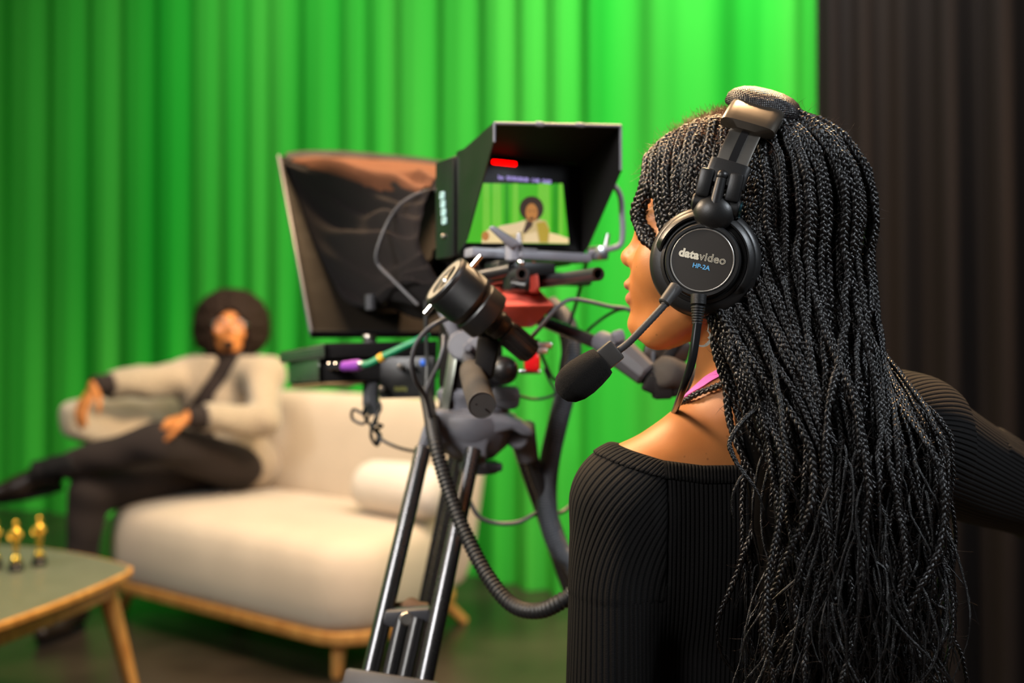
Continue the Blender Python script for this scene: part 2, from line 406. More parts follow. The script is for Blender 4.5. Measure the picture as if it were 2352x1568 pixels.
def sdf_mesh(fn, lo, hi, h, proj=2):
    """surface-nets polygonisation of fn(points)->distance, evaluated densely only near the surface"""
    lo = np.array(lo, dtype=np.float32); B = 6
    nb = np.maximum(1, np.ceil((np.array(hi)-lo)/(h*B)).astype(int)); n = nb*B
    g = np.stack(np.meshgrid(*[np.arange(k) for k in nb], indexing='ij'), -1).reshape(-1,3)
    cen = (lo+(g*B+(B-1)/2)*h).astype(np.float32)
    dc = fn(cen); act = np.abs(dc) < h*B*1.15+.006
    V = np.repeat(np.repeat(np.repeat(dc.reshape(nb), B, 0), B, 1), B, 2).astype(np.float32)
    off = np.stack(np.meshgrid(*[np.arange(B)]*3, indexing='ij'), -1).reshape(-1,3)
    ga = g[act]
    for s in range(0, len(ga), 4000):
        idx = (ga[s:s+4000,None,:]*B+off[None]).reshape(-1,3)
        V[idx[:,0], idx[:,1], idx[:,2]] = fn((lo+idx*h).astype(np.float32))
    S = V < 0
    c = S[:-1,:-1,:-1].astype(np.int8)
    for dx, dy, dz in ((1,0,0),(0,1,0),(0,0,1),(1,1,0),(1,0,1),(0,1,1),(1,1,1)):
        c = c+S[dx:n[0]-1+dx, dy:n[1]-1+dy, dz:n[2]-1+dz]
    mix = (c > 0) & (c < 8)
    ci = np.argwhere(mix); vid = np.full(mix.shape, -1, dtype=np.int64); vid[mix] = np.arange(len(ci))
    acc = np.zeros((len(ci),3)); cnt = np.zeros(len(ci))
    cor = [(0,0,0),(1,0,0),(0,1,0),(1,1,0),(0,0,1),(1,0,1),(0,1,1),(1,1,1)]
    for a in range(8):
        for b in range(a+1, 8):
            if sum(abs(x-y) for x, y in zip(cor[a], cor[b])) != 1: continue
            A = np.array(cor[a]); Bc = np.array(cor[b])
            va = V[tuple((ci+A).T)]; vb = V[tuple((ci+Bc).T)]
            cr = (va < 0) != (vb < 0); t = va/(va-vb+1e-12)
            pt = A+(Bc-A)*t[:,None]
            acc[cr] += pt[cr]; cnt[cr] += 1
    pos = (lo+(ci+acc/np.maximum(cnt,1)[:,None])*h).astype(np.float32)
    quads = []
    for ax in range(3):
        u, w = (ax+1) % 3, (ax+2) % 3
        s0 = [slice(1,-1)]*3; s1 = [slice(1,-1)]*3
        s0[ax] = slice(0, n[ax]-1); s1[ax] = slice(1, n[ax])
        a = S[tuple(s0)]; b = S[tuple(s1)]
        e = np.argwhere(a != b)
        if not len(e): continue
        flip = a[tuple(e.T)]
        e = e.copy(); base = e.copy(); base[:,u] += 1; base[:,w] += 1
        def at(du, dw):
            q = base.copy(); q[:,u] -= du; q[:,w] -= dw; return vid[tuple(q.T)]
        q = np.stack([at(1,1), at(0,1), at(0,0), at(1,0)], 1)
        q[~flip] = q[~flip][:, ::-1]
        quads.append(q)
    quads = np.concatenate(quads); quads = quads[(quads >= 0).all(1)]
    e = h*.4
    for _ in range(proj):
        d = fn(pos); gr = np.stack([fn(pos+np.array(o, dtype=np.float32))-fn(pos-np.array(o, dtype=np.float32)) for o in ((e,0,0),(0,e,0),(0,0,e))], 1)
        gl = np.sqrt((gr**2).sum(1)); st = np.clip(d, -h*.5, h*.5)/np.maximum(gl/(2*e), .3)
        pos = (pos-gr/np.maximum(gl,1e-9)[:,None]*st[:,None]).astype(np.float32)
    return pos, quads

def np_mesh(name, pos, quads, m, parent=None, attrs=None, angle=180):
    me = bpy.data.meshes.new(name)
    nv, nf, k = len(pos), len(quads), quads.shape[1]
    me.vertices.add(nv); me.vertices.foreach_set('co', np.ascontiguousarray(pos, dtype=np.float32).ravel())
    me.loops.add(nf*k); me.loops.foreach_set('vertex_index', np.ascontiguousarray(quads, dtype=np.int32).ravel())
    me.polygons.add(nf); me.polygons.foreach_set('loop_start', np.arange(0, nf*k, k, dtype=np.int32))
    me.polygons.foreach_set('loop_total', np.full(nf, k, dtype=np.int32))
    me.update(calc_edges=True); me.validate()
    for an, av in (attrs or {}).items():
        at = me.attributes.new(an, 'FLOAT', 'POINT'); at.data.foreach_set('value', np.ascontiguousarray(av, dtype=np.float32))
    return link_mesh(name, me, m, parent, angle)
# ------------------------------------------------------------------ camera, light
cam = bpy.data.cameras.new('camera'); cam_o = bpy.data.objects.new('camera', cam); COL.objects.link(cam_o)
cam_o.location = (0,0,CAMZ); cam_o.rotation_euler = (PI/2,0,0)
cam.lens = 35; cam.sensor_width = 36; cam.sensor_fit = 'HORIZONTAL'; cam.clip_start = .02
cam.dof.use_dof = True; cam.dof.focus_distance = .925; cam.dof.aperture_fstop = 2.8; cam.dof.aperture_blades = 0
SC.camera = cam_o
SC.view_settings.view_transform = 'Standard'; SC.view_settings.look = 'None'
SC.view_settings.exposure = 0; SC.view_settings.gamma = 1
w = bpy.data.worlds.new('studio'); SC.world = w; w.use_nodes = True
w.node_tree.nodes['Background'].inputs['Color'].default_value = (.9,.95,1,1)
w.node_tree.nodes['Background'].inputs['Strength'].default_value = .035

def area(name, loc, target, size, power, col, spread=180, size_y=None):
    l = bpy.data.lights.new(name, 'AREA'); l.energy = power; l.color = col; l.size = size; l.spread = math.radians(spread)
    if size_y: l.shape = 'RECTANGLE'; l.size_y = size_y
    o = bpy.data.objects.new(name, l); COL.objects.link(o); o.location = loc
    o.rotation_euler = (Vector(target)-Vector(loc)).to_track_quat('-Z','Y').to_euler(); return o
area('curtain_light', (.4,2.4,3.5), (.1,4.7,1.3), 1.2, 64, (1,.98,.92), 150)
area('curtain_light', (-1.7,3.9,3.7), (-2.0,6.2,1.4), 1.0, 17, (1,.98,.9), 150)
area('curtain_light', (.9,2.2,3.5), (1.0,3.9,1.5), .5, 12, (1,.98,.9), 120)
area('curtain_light', (-3.6,3.2,3.7), (-6.0,4.2,1.2), 1.0, 45, (1,.98,.9), 120)
area('tungsten_key', (-.6,2.35,3.3), (-.2,1.9,1.0), .5, 62, (1,.66,.36), 120)
area('woman_key', (-1.35,1.25,2.25), (.10,1.05,1.06), .4, 3.9, (1,.76,.52), 42)
area('tungsten_back', (.75,2.35,3.2), (.3,1.1,1.2), .4, 42, (1,.60,.30), 90)
area('sofa_light', (-1.2,2.7,3.2), (-.9,3.9,.6), .7, 9, (1,.84,.62), 100)
area('face_light', (.55,2.75,2.3), (-1.18,4.15,1.1), .35, 6, (1,.76,.5), 40)
area('front_fill', (-2.6,.9,2.2), (-.8,3.4,.3), .9, 6, (.95,.97,1), 60)
area('velvet_rake', (2.7,1.5,2.9), (1.3,3.1,1.3), .5, 13, (1,.70,.48), 60)
area('soft_fill', (-1.7,-.5,2.0), (.1,1.2,1.0), 1.0, 17, (.97,.98,1))
area('rig_fill', (-1.0,.15,1.9), (-.08,1.35,1.08), .5, 2.3, (1,.97,.93), 36)
area('cool_fill', (2.0,-.3,2.6), (.4,1.0,1.0), .4, 22, (.86,.93,1), 120)

# ------------------------------------------------------------------ floor and curtains
def floor_mat():
    m, nt, b = new_mat('polished_concrete'); N = nt.nodes; L = nt.links
    tc = N.new('ShaderNodeTexCoord'); n1 = N.new('ShaderNodeTexNoise'); n1.inputs['Scale'].default_value = 2.2; n1.inputs['Detail'].default_value = 8
    L.new(tc.outputs['Object'], n1.inputs['Vector'])
    rp = N.new('ShaderNodeValToRGB'); rp.color_ramp.elements[0].color = (.020,.015,.011,1); rp.color_ramp.elements[1].color = (.050,.036,.024,1)
    rp.color_ramp.elements[0].position = .35; rp.color_ramp.elements[1].position = .7
    L.new(n1.outputs['Fac'], rp.inputs['Fac']); L.new(rp.outputs['Color'], b.inputs['Base Color'])
    mr = N.new('ShaderNodeMapRange'); mr.inputs['To Min'].default_value = .22; mr.inputs['To Max'].default_value = .42
    L.new(n1.outputs['Fac'], mr.inputs['Value']); L.new(mr.outputs['Result'], b.inputs['Roughness'])
    return m
fl = MB().add([(-7,-2,0),(6,-2,0),(6,9,0),(-7,9,0)], [(0,1,2,3)]).build('floor', floor_mat())
tag(fl, 'dark polished concrete studio floor', 'floor', kind='structure')

def curtain_mat(name, c0, c1, rough, sheen):
    m, nt, b = new_mat(name); N = nt.nodes; L = nt.links
    tc = N.new('ShaderNodeTexCoord'); mp = N.new('ShaderNodeMapping'); mp.inputs['Scale'].default_value = (1,1,.04)
    nz = N.new('ShaderNodeTexNoise'); nz.inputs['Scale'].default_value = 2.2; nz.inputs['Detail'].default_value = 3
    L.new(tc.outputs['Object'], mp.inputs['Vector']); L.new(mp.outputs['Vector'], nz.inputs['Vector'])
    rp = N.new('ShaderNodeValToRGB'); rp.color_ramp.elements[0].color = c0+(1,); rp.color_ramp.elements[1].color = c1+(1,)
    rp.color_ramp.elements[0].position = .35; rp.color_ramp.elements[1].position = .65
    L.new(nz.outputs['Fac'], rp.inputs['Fac']); L.new(rp.outputs['Color'], b.inputs['Base Color'])
    b.inputs['Roughness'].default_value = rough; b.inputs['Specular IOR Level'].default_value = .15
    b.inputs['Sheen Weight'].default_value = sheen; b.inputs['Sheen Roughness'].default_value = .4
    n2 = N.new('ShaderNodeTexNoise'); n2.inputs['Scale'].default_value = 300
    bp = N.new('ShaderNodeBump'); bp.inputs['Strength'].default_value = .1; L.new(tc.outputs['Object'], n2.inputs['Vector'])
    L.new(n2.outputs['Fac'], bp.inputs['Height']); L.new(bp.outputs['Normal'], b.inputs['Normal'])
    return m

def curtain(name, path, top, wav, amp, m, label, seed, lean=0., du=.014, nz=26, bottom=.003):
    rng = np.random.default_rng(seed)
    pp = spline([(x,y,0) for x,y in path], 30)
    A = np.array([tuple(p)[:2] for p in pp]); d = np.r_[0, np.cumsum(np.linalg.norm(np.diff(A, axis=0), axis=1))]
    n = int(d[-1]/du); s = np.linspace(0, d[-1], n)
    x = np.interp(s, d, A[:,0]); y = np.interp(s, d, A[:,1])
    tx = np.gradient(x); ty = np.gradient(y); l = np.hypot(tx,ty); nx, ny = -ty/l, tx/l
    # irregular fold phase
    ph = np.cumsum(2*PI/(wav*(1+.62*np.interp(s, np.linspace(0,d[-1],int(d[-1]/.4)+2), rng.uniform(-1,1,int(d[-1]/.4)+2)))))*(s[1]-s[0])
    am = amp*(1+.5*np.interp(s, np.linspace(0,d[-1],int(d[-1]/.3)+2), rng.uniform(-1,1,int(d[-1]/.3)+2)))
    zs = np.linspace(bottom, top, nz)
    vs = []
    for z in zs:
        q = ph + lean*(z-1.)*(s/d[-1])*3
        o = am*(np.sin(q)+.35*np.sin(2*q+1.+.3*z)+.25*np.sin(.37*q+2))*(1-.12*z/top)
        sx = .35*am*np.cos(q)
        vs.append(np.stack([x+nx*o+tx/l*sx, y+ny*o+ty/l*sx, np.full(n, z)], 1))
    V = np.concatenate(vs)
    i = np.arange(n-1)[None,:]+n*np.arange(nz-1)[:,None]
    Q = np.stack([i, i+1, i+n+1, i+n], -1).reshape(-1,4)
    o = np_mesh(name, V, Q, m)
    return tag(o, label, 'curtain')
curtain('green_curtain', [(1.32,3.24),(.75,3.75),(.174,4.24),(-.60,4.90),(-1.4,5.5),(-2.4,6.05),(-3.6,6.5),(-4.6,6.55),(-5.5,6.0),(-5.95,5.0),(-6.1,3.6),(-6.1,2.0)], 4.0, .29, .025,
        curtain_mat('chroma_green', (.016,.40,.026), (.060,.46,.045), .9, 0.), 'bright green backdrop curtain hanging in soft folds behind the sofa', 3)
curtain('black_curtain', [(1.0,3.30),(1.25,3.16),(1.5,2.95),(1.9,2.6),(2.5,2.25)], 4.0, .15, .034,
        curtain_mat('black_velvet', (.005,.004,.0042), (.011,.0072,.0055), .85, .0), 'black pleated curtain at the end of the green backdrop', 11, lean=.35, du=.008)

# ------------------------------------------------------------------ sofa
SO = Vector((-.468,3.028,0)); SL = Vector((-.80,.60,0)); SB = Vector((.40,.917,0))
def S(t, d, z): return SO+SL*t+SB*d+Vector((0,0,z))
def rrect(w, h, r, n=8, inset=0.):
    pts = []; w2, h2 = w-2*inset, h-2*inset; r2 = max(.01, r-inset)
    for cx, cy, a0 in ((w2-r2,r2,-PI/2),(w2-r2,h2-r2,0),(r2,h2-r2,PI/2),(r2,r2,PI)):
        for k in range(n+1):
            a = a0+PI/2*k/n; pts.append((inset+cx+r2*math.cos(a), inset+cy+r2*math.sin(a)))
    return pts
sofa = empty('sofa', (-.75,3.75,0), 'cream upholstered sofa with curved wrap-around back and oak legs', 'sofa')
LS, DS = 1.5, .82
def sofa_ring(inset, z, dome=0.): return [S(t, d, z) for t, d in rrect(LS, DS, .22, 8, inset)]
prof = [(.05,.160),(.012,.17),(0,.20),(-.006,.26),(-.006,.33),(.004,.385),(.022,.420),(.055,.440),(.12,.449),(.22,.452),(.36,.452)]
mb = MB(); mb.loft([sofa_ring(i, z) for i, z in prof]); mb.build('seat_cushion', M['cream'], sofa, 60)
mb = MB(); mb.loft([sofa_ring(i, z) for i, z in [(.03,.118),(.008,.122),(.004,.128),(.004,.158),(.012,.164),(.05,.164)]])
mb.build('base_rail', M['wood'], sofa, 50)
for t, d, st, sd in ((.16,.10,.0,-.02),(.16,.74,-.10,.10),(LS-.16,.10,.05,-.02),(LS-.16,.74,.05,.08)):
    MB().cyl(S(t+st, d+sd, 0), S(t, d, .125), .017, .026, 20, bev=.003).build('leg', M['wood'], sofa)
# back: swept section, wraps into the far arm
path = [(-.03,.69,.20,.76),(.01,.72,.18,.815),(.09,.735,.18,.85),(.4,.74,.25,.86),(.8,.74,.39,.865),(1.15,.735,.40,.865),(1.36,.69,.42,.865),(1.49,.58,.46,.862),(1.55,.42,.54,.860),(1.56,.22,.62,.857),(1.55,.06,.665,.850),(1.545,-.01,.69,.84),(1.54,-.045,.715,.815)]
rings = []
pp = spline([(a,b,0) for a,b,_,_ in path], 6); zz = spline([(c,d,0) for _,_,c,d in path], 6)
for i, (p, q) in enumerate(zip(pp, zz)):
    a = pp[max(0,i-1)]; b = pp[min(len(pp)-1,i+1)]; tv = (b-a).normalized(); nv = Vector((tv.y,-tv.x,0))
    e = min(1., i/7.); e2 = min(1., (len(pp)-1-i)/8.); th = .075*math.sqrt(max(.02, 1-(1-e)**2))*math.sqrt(max(.03, 1-(1-e2)**2))
    zb, zt = q.x, q.y; zc = (zb+zt)/2; hh = (zt-zb)/2*math.sqrt(max(.05, 1-(1-min(1.,i/5.))**2))
    ring = []
    for k in range(24):
        an = 2*PI*k/24; ca, sa = math.cos(an), math.sin(an)
        ox = th*math.copysign(abs(ca)**.7, ca); oz = hh*math.copysign(abs(sa)**(.55 if hh > .15 else .8), sa)
        lean = -.16*(zc+oz-.42)      # reclines outwards
        w2 = p + nv*(ox+lean); ring.append(S(w2.x, w2.y, zc+oz))
    rings.append(ring)
MB().loft(rings).build('backrest', M['cream'], sofa, 180)
bo = MB(); ax = (SL*.4); c = S(.16,.50,.548)
prl = [(0,-.20),(.05,-.195),(.082,-.175),(.095,-.14),(.098,0),(.095,.14),(.082,.175),(.05,.195),(0,.20)]
bo.lathe(prl, frame(c, SL), 40)
o = bo.build('bolster_cushion', M['cream_pillow'], None, 180); tag(o, 'plump white bolster cushion lying on the sofa seat against its back', 'cushion')

# ------------------------------------------------------------------ coffee table
TZ = .45
tb = empty('coffee_table', (-1.65,2.5,0), 'low coffee table with grey-green top and oak edge and legs', 'table')
C = [Vector((-1.045,2.775,0)), Vector((-1.27,1.92,0)), Vector((-2.17,2.22,0)), Vector((-1.76,3.13,0))]
def table_outline(inset=0., n=14):
    cen = sum(C, Vector((0,0,0)))/4; pts = []
    for i in range(4):
        a, b = C[i], C[(i+1) % 4]; bul = [.045,.06,.06,.075][i]
        nrm = Vector((b.y-a.y, -(b.x-a.x), 0)).normalized()
        if nrm.dot((a+b)/2-cen) < 0: nrm = -nrm
        for k in range(n):
            t = .035+.93*k/(n-1); p = a.lerp(b, t)+nrm*bul*4*t*(1-t); pts.append(p)
    return [p+(cen-p).normalized()*inset for p in pts]
def ring_at(inset, z): return [p+Vector((0,0,z)) for p in table_outline(inset)]
MB().loft([ring_at(.012,TZ-.004), ring_at(.012,TZ-.001), ring_at(.013,TZ)]).build('table_top', M['table_top'], tb, 40)
MB().loft([ring_at(.03,TZ-.026), ring_at(.006,TZ-.022), ring_at(0,TZ-.016), ring_at(0,TZ-.004), ring_at(.005,TZ-.0015), ring_at(.0122,TZ-.001)]).build('edge_band', M['wood'], tb, 40)
rin = [ring_at(.052,TZ-.026), ring_at(.05,TZ-.07), ring_at(.07,TZ-.07), ring_at(.07,TZ-.026)]
m_ = MB(); m_.loft(rin, caps=False); m_.build('apron', M['wood'], tb, 40)
cen = sum(C, Vector((0,0,0)))/4
for i, cc in enumerate(C):
    d = (cc-cen).normalized(); top = cc-d*.085; bot = top+d*.10
    if i == 3: bot = top+d*.06
    MB().cyl(Vector((bot.x,bot.y,0)), Vector((top.x,top.y,TZ-.027)), .015, .027, 20, bev=.003).build('leg', M['wood'], tb)

# ------------------------------------------------------------------ award figurines
def figurine(loc, label, first=None):
    g = 'golden award figurines on the coffee table'
    if first is not None:
        r = first.copy(); COL.objects.link(r); r.location = loc; r['label'] = label
        for ch in first.children:
            c = ch.copy(); COL.objects.link(c); c.parent = r
        return r
    r = empty('award_figurine', (0,0,0), label, 'trophy', g)
    MB().lathe([(0,0),(.019,0),(.020,.002),(.020,.014),(.017,.017),(.0165,.0235),(.012,.0245),(0,.0245)], None, 32).build('base', M['black_gloss'], r)
    fg = MB()
    fg.lathe([(0,.024),(.0135,.0245),(.0145,.028),(.0125,.036),(.008,.040),(.0055,.045),(.0062,.055),(.0078,.066),(.0086,.074),(.0072,.082),(.0088,.090),(.0125,.100),(.0145,.107),(.0125,.1125),(.006,.1155),(.0042,.1185),(.0060,.122),(.0082,.128),(.0075,.134),(.0045,.138),(0,.139)], Matrix.Diagonal((1,.8,1,1)), 28)
    for sgn in (-1,1):
        fg.tube(spline([(sgn*.0125,0,.108),(sgn*.0165,-.003,.098),(sgn*.013,-.009,.089),(sgn*.003,-.0115,.088)], 5), [.0036]*6+[.0032]*5+[.0028]*5, 8)
    fg.build('figure', M['gold'], r, 180)
    r.location = loc
    return r
f1 = figurine((-1.331,2.803,TZ), 'small golden figurine nearest the table corner and the sofa')
figurine((-1.363,2.735,TZ), 'small golden figurine between the two others on the coffee table', f1)
figurine((-1.436,2.765,TZ), 'small golden figurine cut off at the edge of the photo', f1)
# ================================================================== the operator (woman seen from behind, kneeling at the camera)
HA = math.radians(18)
HF = np.array([-math.cos(HA), math.sin(HA), 0.]); HL = np.array([-math.sin(HA), -math.cos(HA), 0.]); HE = np.array([.211, 1.0325, 1.1536])
HR = np.stack([HF, HL, np.array([0,0,1.])], 1).astype(np.float32)     # columns: local axes
def H(f, l, z): return Vector(HE+HF*f+HL*l+np.array([0,0,z]))
def hloc(p): return (p-HE.astype(np.float32))@HR

def hand_parts(wrist, d, n, th, s=1., curl=(.35,.5,.4), spread=1., fist=0.):
    """list of cones for a hand: d along the palm, n back of the hand, th towards the thumb"""
    d = Vector(d).normalized(); n = Vector(n); n = (n-d*n.dot(d)).normalized(); th = Vector(th); th = (th-d*th.dot(d)-n*th.dot(n)).normalized()
    w = Vector(wrist); out = []
    offs = (.031,.010,-.011,-.030); mc = (.088,.092,.088,.080); sl = (.92,1.,.94,.74)
    for i in range(4):
        k = w+d*mc[i]*s+th*offs[i]*s*spread
        out.append((w+d*.012*s+th*offs[i]*.55*s, k, .0135*s, .0105*s))
        a = 0.; p = k; dd = d+th*offs[i]*3*(spread-.6)
        dd.normalize()
        for j, ln in enumerate((.044,.027,.021)):
            a += curl[j]
            q = p+(dd*math.cos(a)-n*math.sin(a))*ln*sl[i]*s
            out.append((p, q, (.0100,.0088,.0078)[j]*s, (.0088,.0078,.0068)[j]*s)); p = q
    b = w+d*.022*s+th*.022*s; m = b+(th*.75+d*.65-n*.25).normalized()*.045*s; t = m+(d*.85+th*.25-n*.45).normalized()*.032*s; u = t+(d*.9-n*.5).normalized()*.024*s
    out += [(w+d*.008*s, b, .014*s, .0145*s), (b, m, .0145*s, .0105*s), (m, t, .0105*s, .0092*s), (t, u, .0092*s, .0075*s)]
    return out
def s_parts(p, parts, k=.006):
    d = None
    for a, b, ra, rb in parts:
        e = s_cone(p, a, b, ra, rb); d = e if d is None else smin(d, e, k)
    return d

W_SHL, W_ELL, W_WRL = (.114,1.0,.914), (.096,.985,.665), (.135,1.15,.53)
W_SHR, W_ELR, W_WRR = (.425,1.055,.972), (.68,1.27,.870), (.47,1.37,.985)
W_HANDS = hand_parts(W_WRL, (.15,.45,-.6), (-.3,.6,.5), (1,.2,.2), .9) + hand_parts(W_WRR, (-.9,.35,.15), (-.2,-.3,.9), (-.3,-.9,-.2), .9, (.6,.7,.5))
def head_sdf(q):
    d = s_ell(q, (-.014,0,.052), (.090,.074,.098))
    d = smin(d, s_ell(q, (.040,0,-.008), (.041,.058,.068)), .03)          # face block
    d = smin(d, s_cone(q, (-.006,.054,-.030), (.057,.022,-.066), .016, .016), .02)   # jaw, both sides
    d = smin(d, s_cone(q, (-.006,-.054,-.030), (.057,-.022,-.066), .016, .016), .02)
    d = smin(d, s_ell(q, (.068,0,-.055), (.024,.022,.018)), .018)           # chin
    d = smin(d, s_ell(q, (.065,0,-.018), (.0245,.031,.026)), .018)           # mouth mound
    for s in (1,-1):
        d = smin(d, s_ell(q, (.048,s*.040,.002), (.027,.026,.028)), .02)    # cheek
        d = smin(d, s_cone(q, (.0700,s*.008,.047), (.058,s*.045,.050), .009, .007), .014)   # brow
        d = smax(d, -s_ell(q, (.083,s*.031,.031), (.014,.016,.010)), .010)  # eye socket
        d = smin(d, s_ell(q, (.059,s*.031,.031), (.0155,.015,.0105)), .005)    # lidded eye
        d = smin(d, s_ell(q, (.0800,s*.0125,.010), (.0095,.0085,.0080)), .006)   # nostril wing
    d = smin(d, s_cone(q, (.0690,0,.044), (.0890,0,.0175), .0065, .0088), .010)   # nose
    d = smin(d, s_ell(q, (.0900,0,.0150), (.0085,.0095,.0080)), .006)
    d = smin(d, s_ell(q, (.0878,0,-.0135), (.0078,.021,.0062)), .004)        # upper lip
    d = smin(d, s_ell(q, (.0858,0,-.0285), (.0085,.019,.0070)), .004)       # lower lip
    d = smax(d, -s_ell(q, (.0973,0,-.0205), (.012,.024,.0012)), .002)
    return d
def w_head(p): return head_sdf(hloc(p))
def w_torso(p):
    d = s_ell(p, (.262,1.045,.850), (.125,.094,.20))
    d = smin(d, s_ell(p, (.262,1.05,.66), (.118,.085,.17)), .05)
    d = smin(d, s_ell(p, (.262,1.06,.53), (.165,.112,.13)), .05)
    d = smin(d, s_cone(p, (.238,1.03,1.000), (.122,1.003,.929), .046, .0435), .03)
    d = smin(d, s_cone(p, (.29,1.04,1.025), (.42,1.055,.985), .050, .050), .045)
    d = smin(d, s_ell(p, (.185,.985,.885), (.055,.030,.075)), .04)
    d = smin(d, s_ell(p, (.34,.985,.885), (.055,.030,.075)), .04)
    return d
def w_armL(p): return s_chain(p, [W_SHL, W_ELL, W_WRL], [.051,.041,.027], .02)
def w_armR(p): return s_chain(p, [W_SHR, W_ELR, W_WRR], [.060,.041,.027], .02)
def w_legs(p):
    d = None
    for s in (-1,1):
        e = s_chain(p, [(.262+s*.085,1.06,.50),(.262+s*.095,1.13,.065),(.262+s*.085,.72,.055),(.262+s*.085,.56,.045)], [.085,.055,.042,.030], .03)
        d = e if d is None else smin(d, e, .01)
    return d
def w_neck(p):
    d = s_cone(p, (.236,1.022,1.125), (.250,1.03,1.015), .0505, .056)
    return d
def w_body(p):
    d = smin(w_torso(p), w_armL(p), .03); d = smin(d, w_armR(p), .03)
    d = smin(d, w_neck(p), .025); d = smin(d, w_head(p), .012)
    d = smin(d, s_parts(p, W_HANDS), .012); d = smin(d, w_legs(p)+.006, .03)
    return d
woman = empty('person', (.262,1.06,0), 'woman with long black box braids in a black ribbed off-shoulder sweater, seen from behind', 'person')
pos, quads = sdf_mesh(w_body, (-.02,.48,-.03), (.80,1.60,1.36), .0034)
q = hloc(pos)
lip = np.clip(1-np.abs((q[:,2]+.0205)/.0135)**3, 0, 1)*np.clip((q[:,0]-.0785)/.004, 0, 1)*np.clip((.022-np.abs(q[:,1]))/.005, 0, 1)
np_mesh('body', pos, quads, M['skin_woman'], woman, {'lip': lip})

ZNX = [.02,.075,.0847,.118,.147,.184,.23,.29,.35,.40,.44,.5]; ZNZ = [.985,.986,.984,.973,.965,.9605,.9605,.963,.985,1.015,1.05,1.08]
def zneck(p): return np.interp(p[:,0], ZNX, ZNZ).astype(np.float32)
def w_top(p):
    d = smin(w_torso(p), w_armL(p), .03); d = smin(d, w_armR(p), .03); return smin(d, w_neck(p), .025)
def rib_left(p):
    z = p[:,2]; qz = np.where(z < .83, 0, np.where(z < .93, .9*(z-.83)**2/.2, .045+.9*(z-.93)))
    return np.arctan2(p[:,0]-qz-.100, -(p[:,1]-1.01))*.052/.0047
def rib_right(p):
    a = np3(W_SHR); b = np3(W_ELR); ax = (b-a)/np.linalg.norm(b-a); up = np.array([0,0,1.]); u = up-ax*ax[2]; u /= np.linalg.norm(u); v = np.cross(ax, u)
    d = p-a; return np.arctan2(d@v, d@u)*.055/.0047
def rib_torso(p): return (p[:,0]-.15)*(1+.35*(.96-p[:,2]))/.0044
def sweater(p): return smax(smax(w_top(p)-.0045, p[:,2]-(zneck(p)-.010), .003), .50-p[:,2], .01)
SEAM_L, SEAM_R = .1485, .392
pos, quads = sdf_mesh(lambda p: np.minimum(smax(smax(sweater(p), SEAM_L-p[:,0], .002), p[:,0]-SEAM_R, .002), smax(smax(smax(w_top(p)-.0042, p[:,2]-.850, .003), .50-p[:,2], .004), .112-p[:,0], .003)), (.08,.86,.48), (.42,1.20,1.06), .0036)
swt = np_mesh('sweater', pos, quads, M['knit'], woman, {'rib': rib_torso(pos)})
def cuffed(p, arm, wr, el):
    a = np3(wr); b = np3(el); ax = (b-a)/np.linalg.norm(b-a)
    return smax(arm, .012-((p-a)@ax), .003)
pos, quads = sdf_mesh(lambda p: smax(smax(smin(w_armL(p), w_torso(p), .03)-.0045, p[:,2]-(zneck(p)-.010), .003), smax(p[:,0]-SEAM_L, np.where(p[:,2] < .60, cuffed(p, w_armL(p)-.0045, W_WRL, W_ELL), np.where(p[:,2] < .83, w_armL(p)-.0045, -1)), .003), .003), (.01,.88,.50), (.20,1.2,1.02), .0036)
np_mesh('sleeve', pos, quads, M['knit'], swt, {'rib': rib_left(pos)})
def slR(p):
    base = np.where(p[:,0] > .47, w_armR(p), smin(w_armR(p), w_torso(p), .03))-.0055+.0012*np.sin(40*p[:,0]+25*p[:,2]).astype(np.float32)
    fold = .006*np.exp(-(((p-np3((.60,1.18,.925)))@np3((.25,.2,.9)))/.006)**2)*(np.abs(p[:,0]-.6) < .06)
    fold2 = .005*np.exp(-(((p-np3((.61,1.19,.945)))@np3((.45,.2,.85)))/.006)**2)*(np.abs(p[:,0]-.61) < .05)
    return smax(smax(base-fold*.5-fold2*.5, SEAM_R-p[:,0], .003), cuffed(p, np.full(len(p), -1., dtype=np.float32), W_WRR, (.6,1.31,.92)) if False else -1+0*p[:,0], .002)
pos, quads = sdf_mesh(slR, (.37,.95,.78), (.78,1.46,1.08), .0036)
np_mesh('sleeve', pos, quads, M['knit'], swt, {'rib': rib_right(pos)})
def band_(p):
    zn = zneck(p); return smax(smax(smax(w_top(p)-.0062, p[:,2]-zn, .003), (zn-.0165)-p[:,2], .002), p[:,0]-.43, .002)
pos, quads = sdf_mesh(band_, (.03,.86,.92), (.44,1.2,1.08), .003)
rb = np.where(pos[:,0] < .147, rib_left(pos)*1.35, rib_torso(pos)*1.3)
np_mesh('neckband', pos, quads, M['knit'], swt, {'rib': rb})
pos, quads = sdf_mesh(lambda p: smax(smin(w_legs(p)-.004, w_torso(p)-.004, .02), p[:,2]-.56, .004), (.05,.50,-.02), (.48,1.25,.60), .008)
np_mesh('trousers', pos, quads, M['trouser'], woman)
M['eye_white'] = mat('eye_white', (.75,.70,.66), .2); M['iris'] = mat('dark_iris', (.02,.010,.006), .12)
for s in (-1,1):
    MB().tube(spline([H(.0770,s*.012,.0515),H(.0750,s*.024,.0570),H(.0630,s*.043,.0530)], 6), [.0020]*6+[.0024]*6+[.0010], 8).build('eyebrow', M['hair_shadow'], woman, 180)
    ew = MB().ball(H(.0618,s*.031,.0305), (.0126,.0126,.0072)).build('eye', M['eye_white'], woman, 180)
    MB().ball(H(.0722,s*.0300,.0305), (.0024,.0050,.0050)).build('iris', M['iris'], ew, 180)
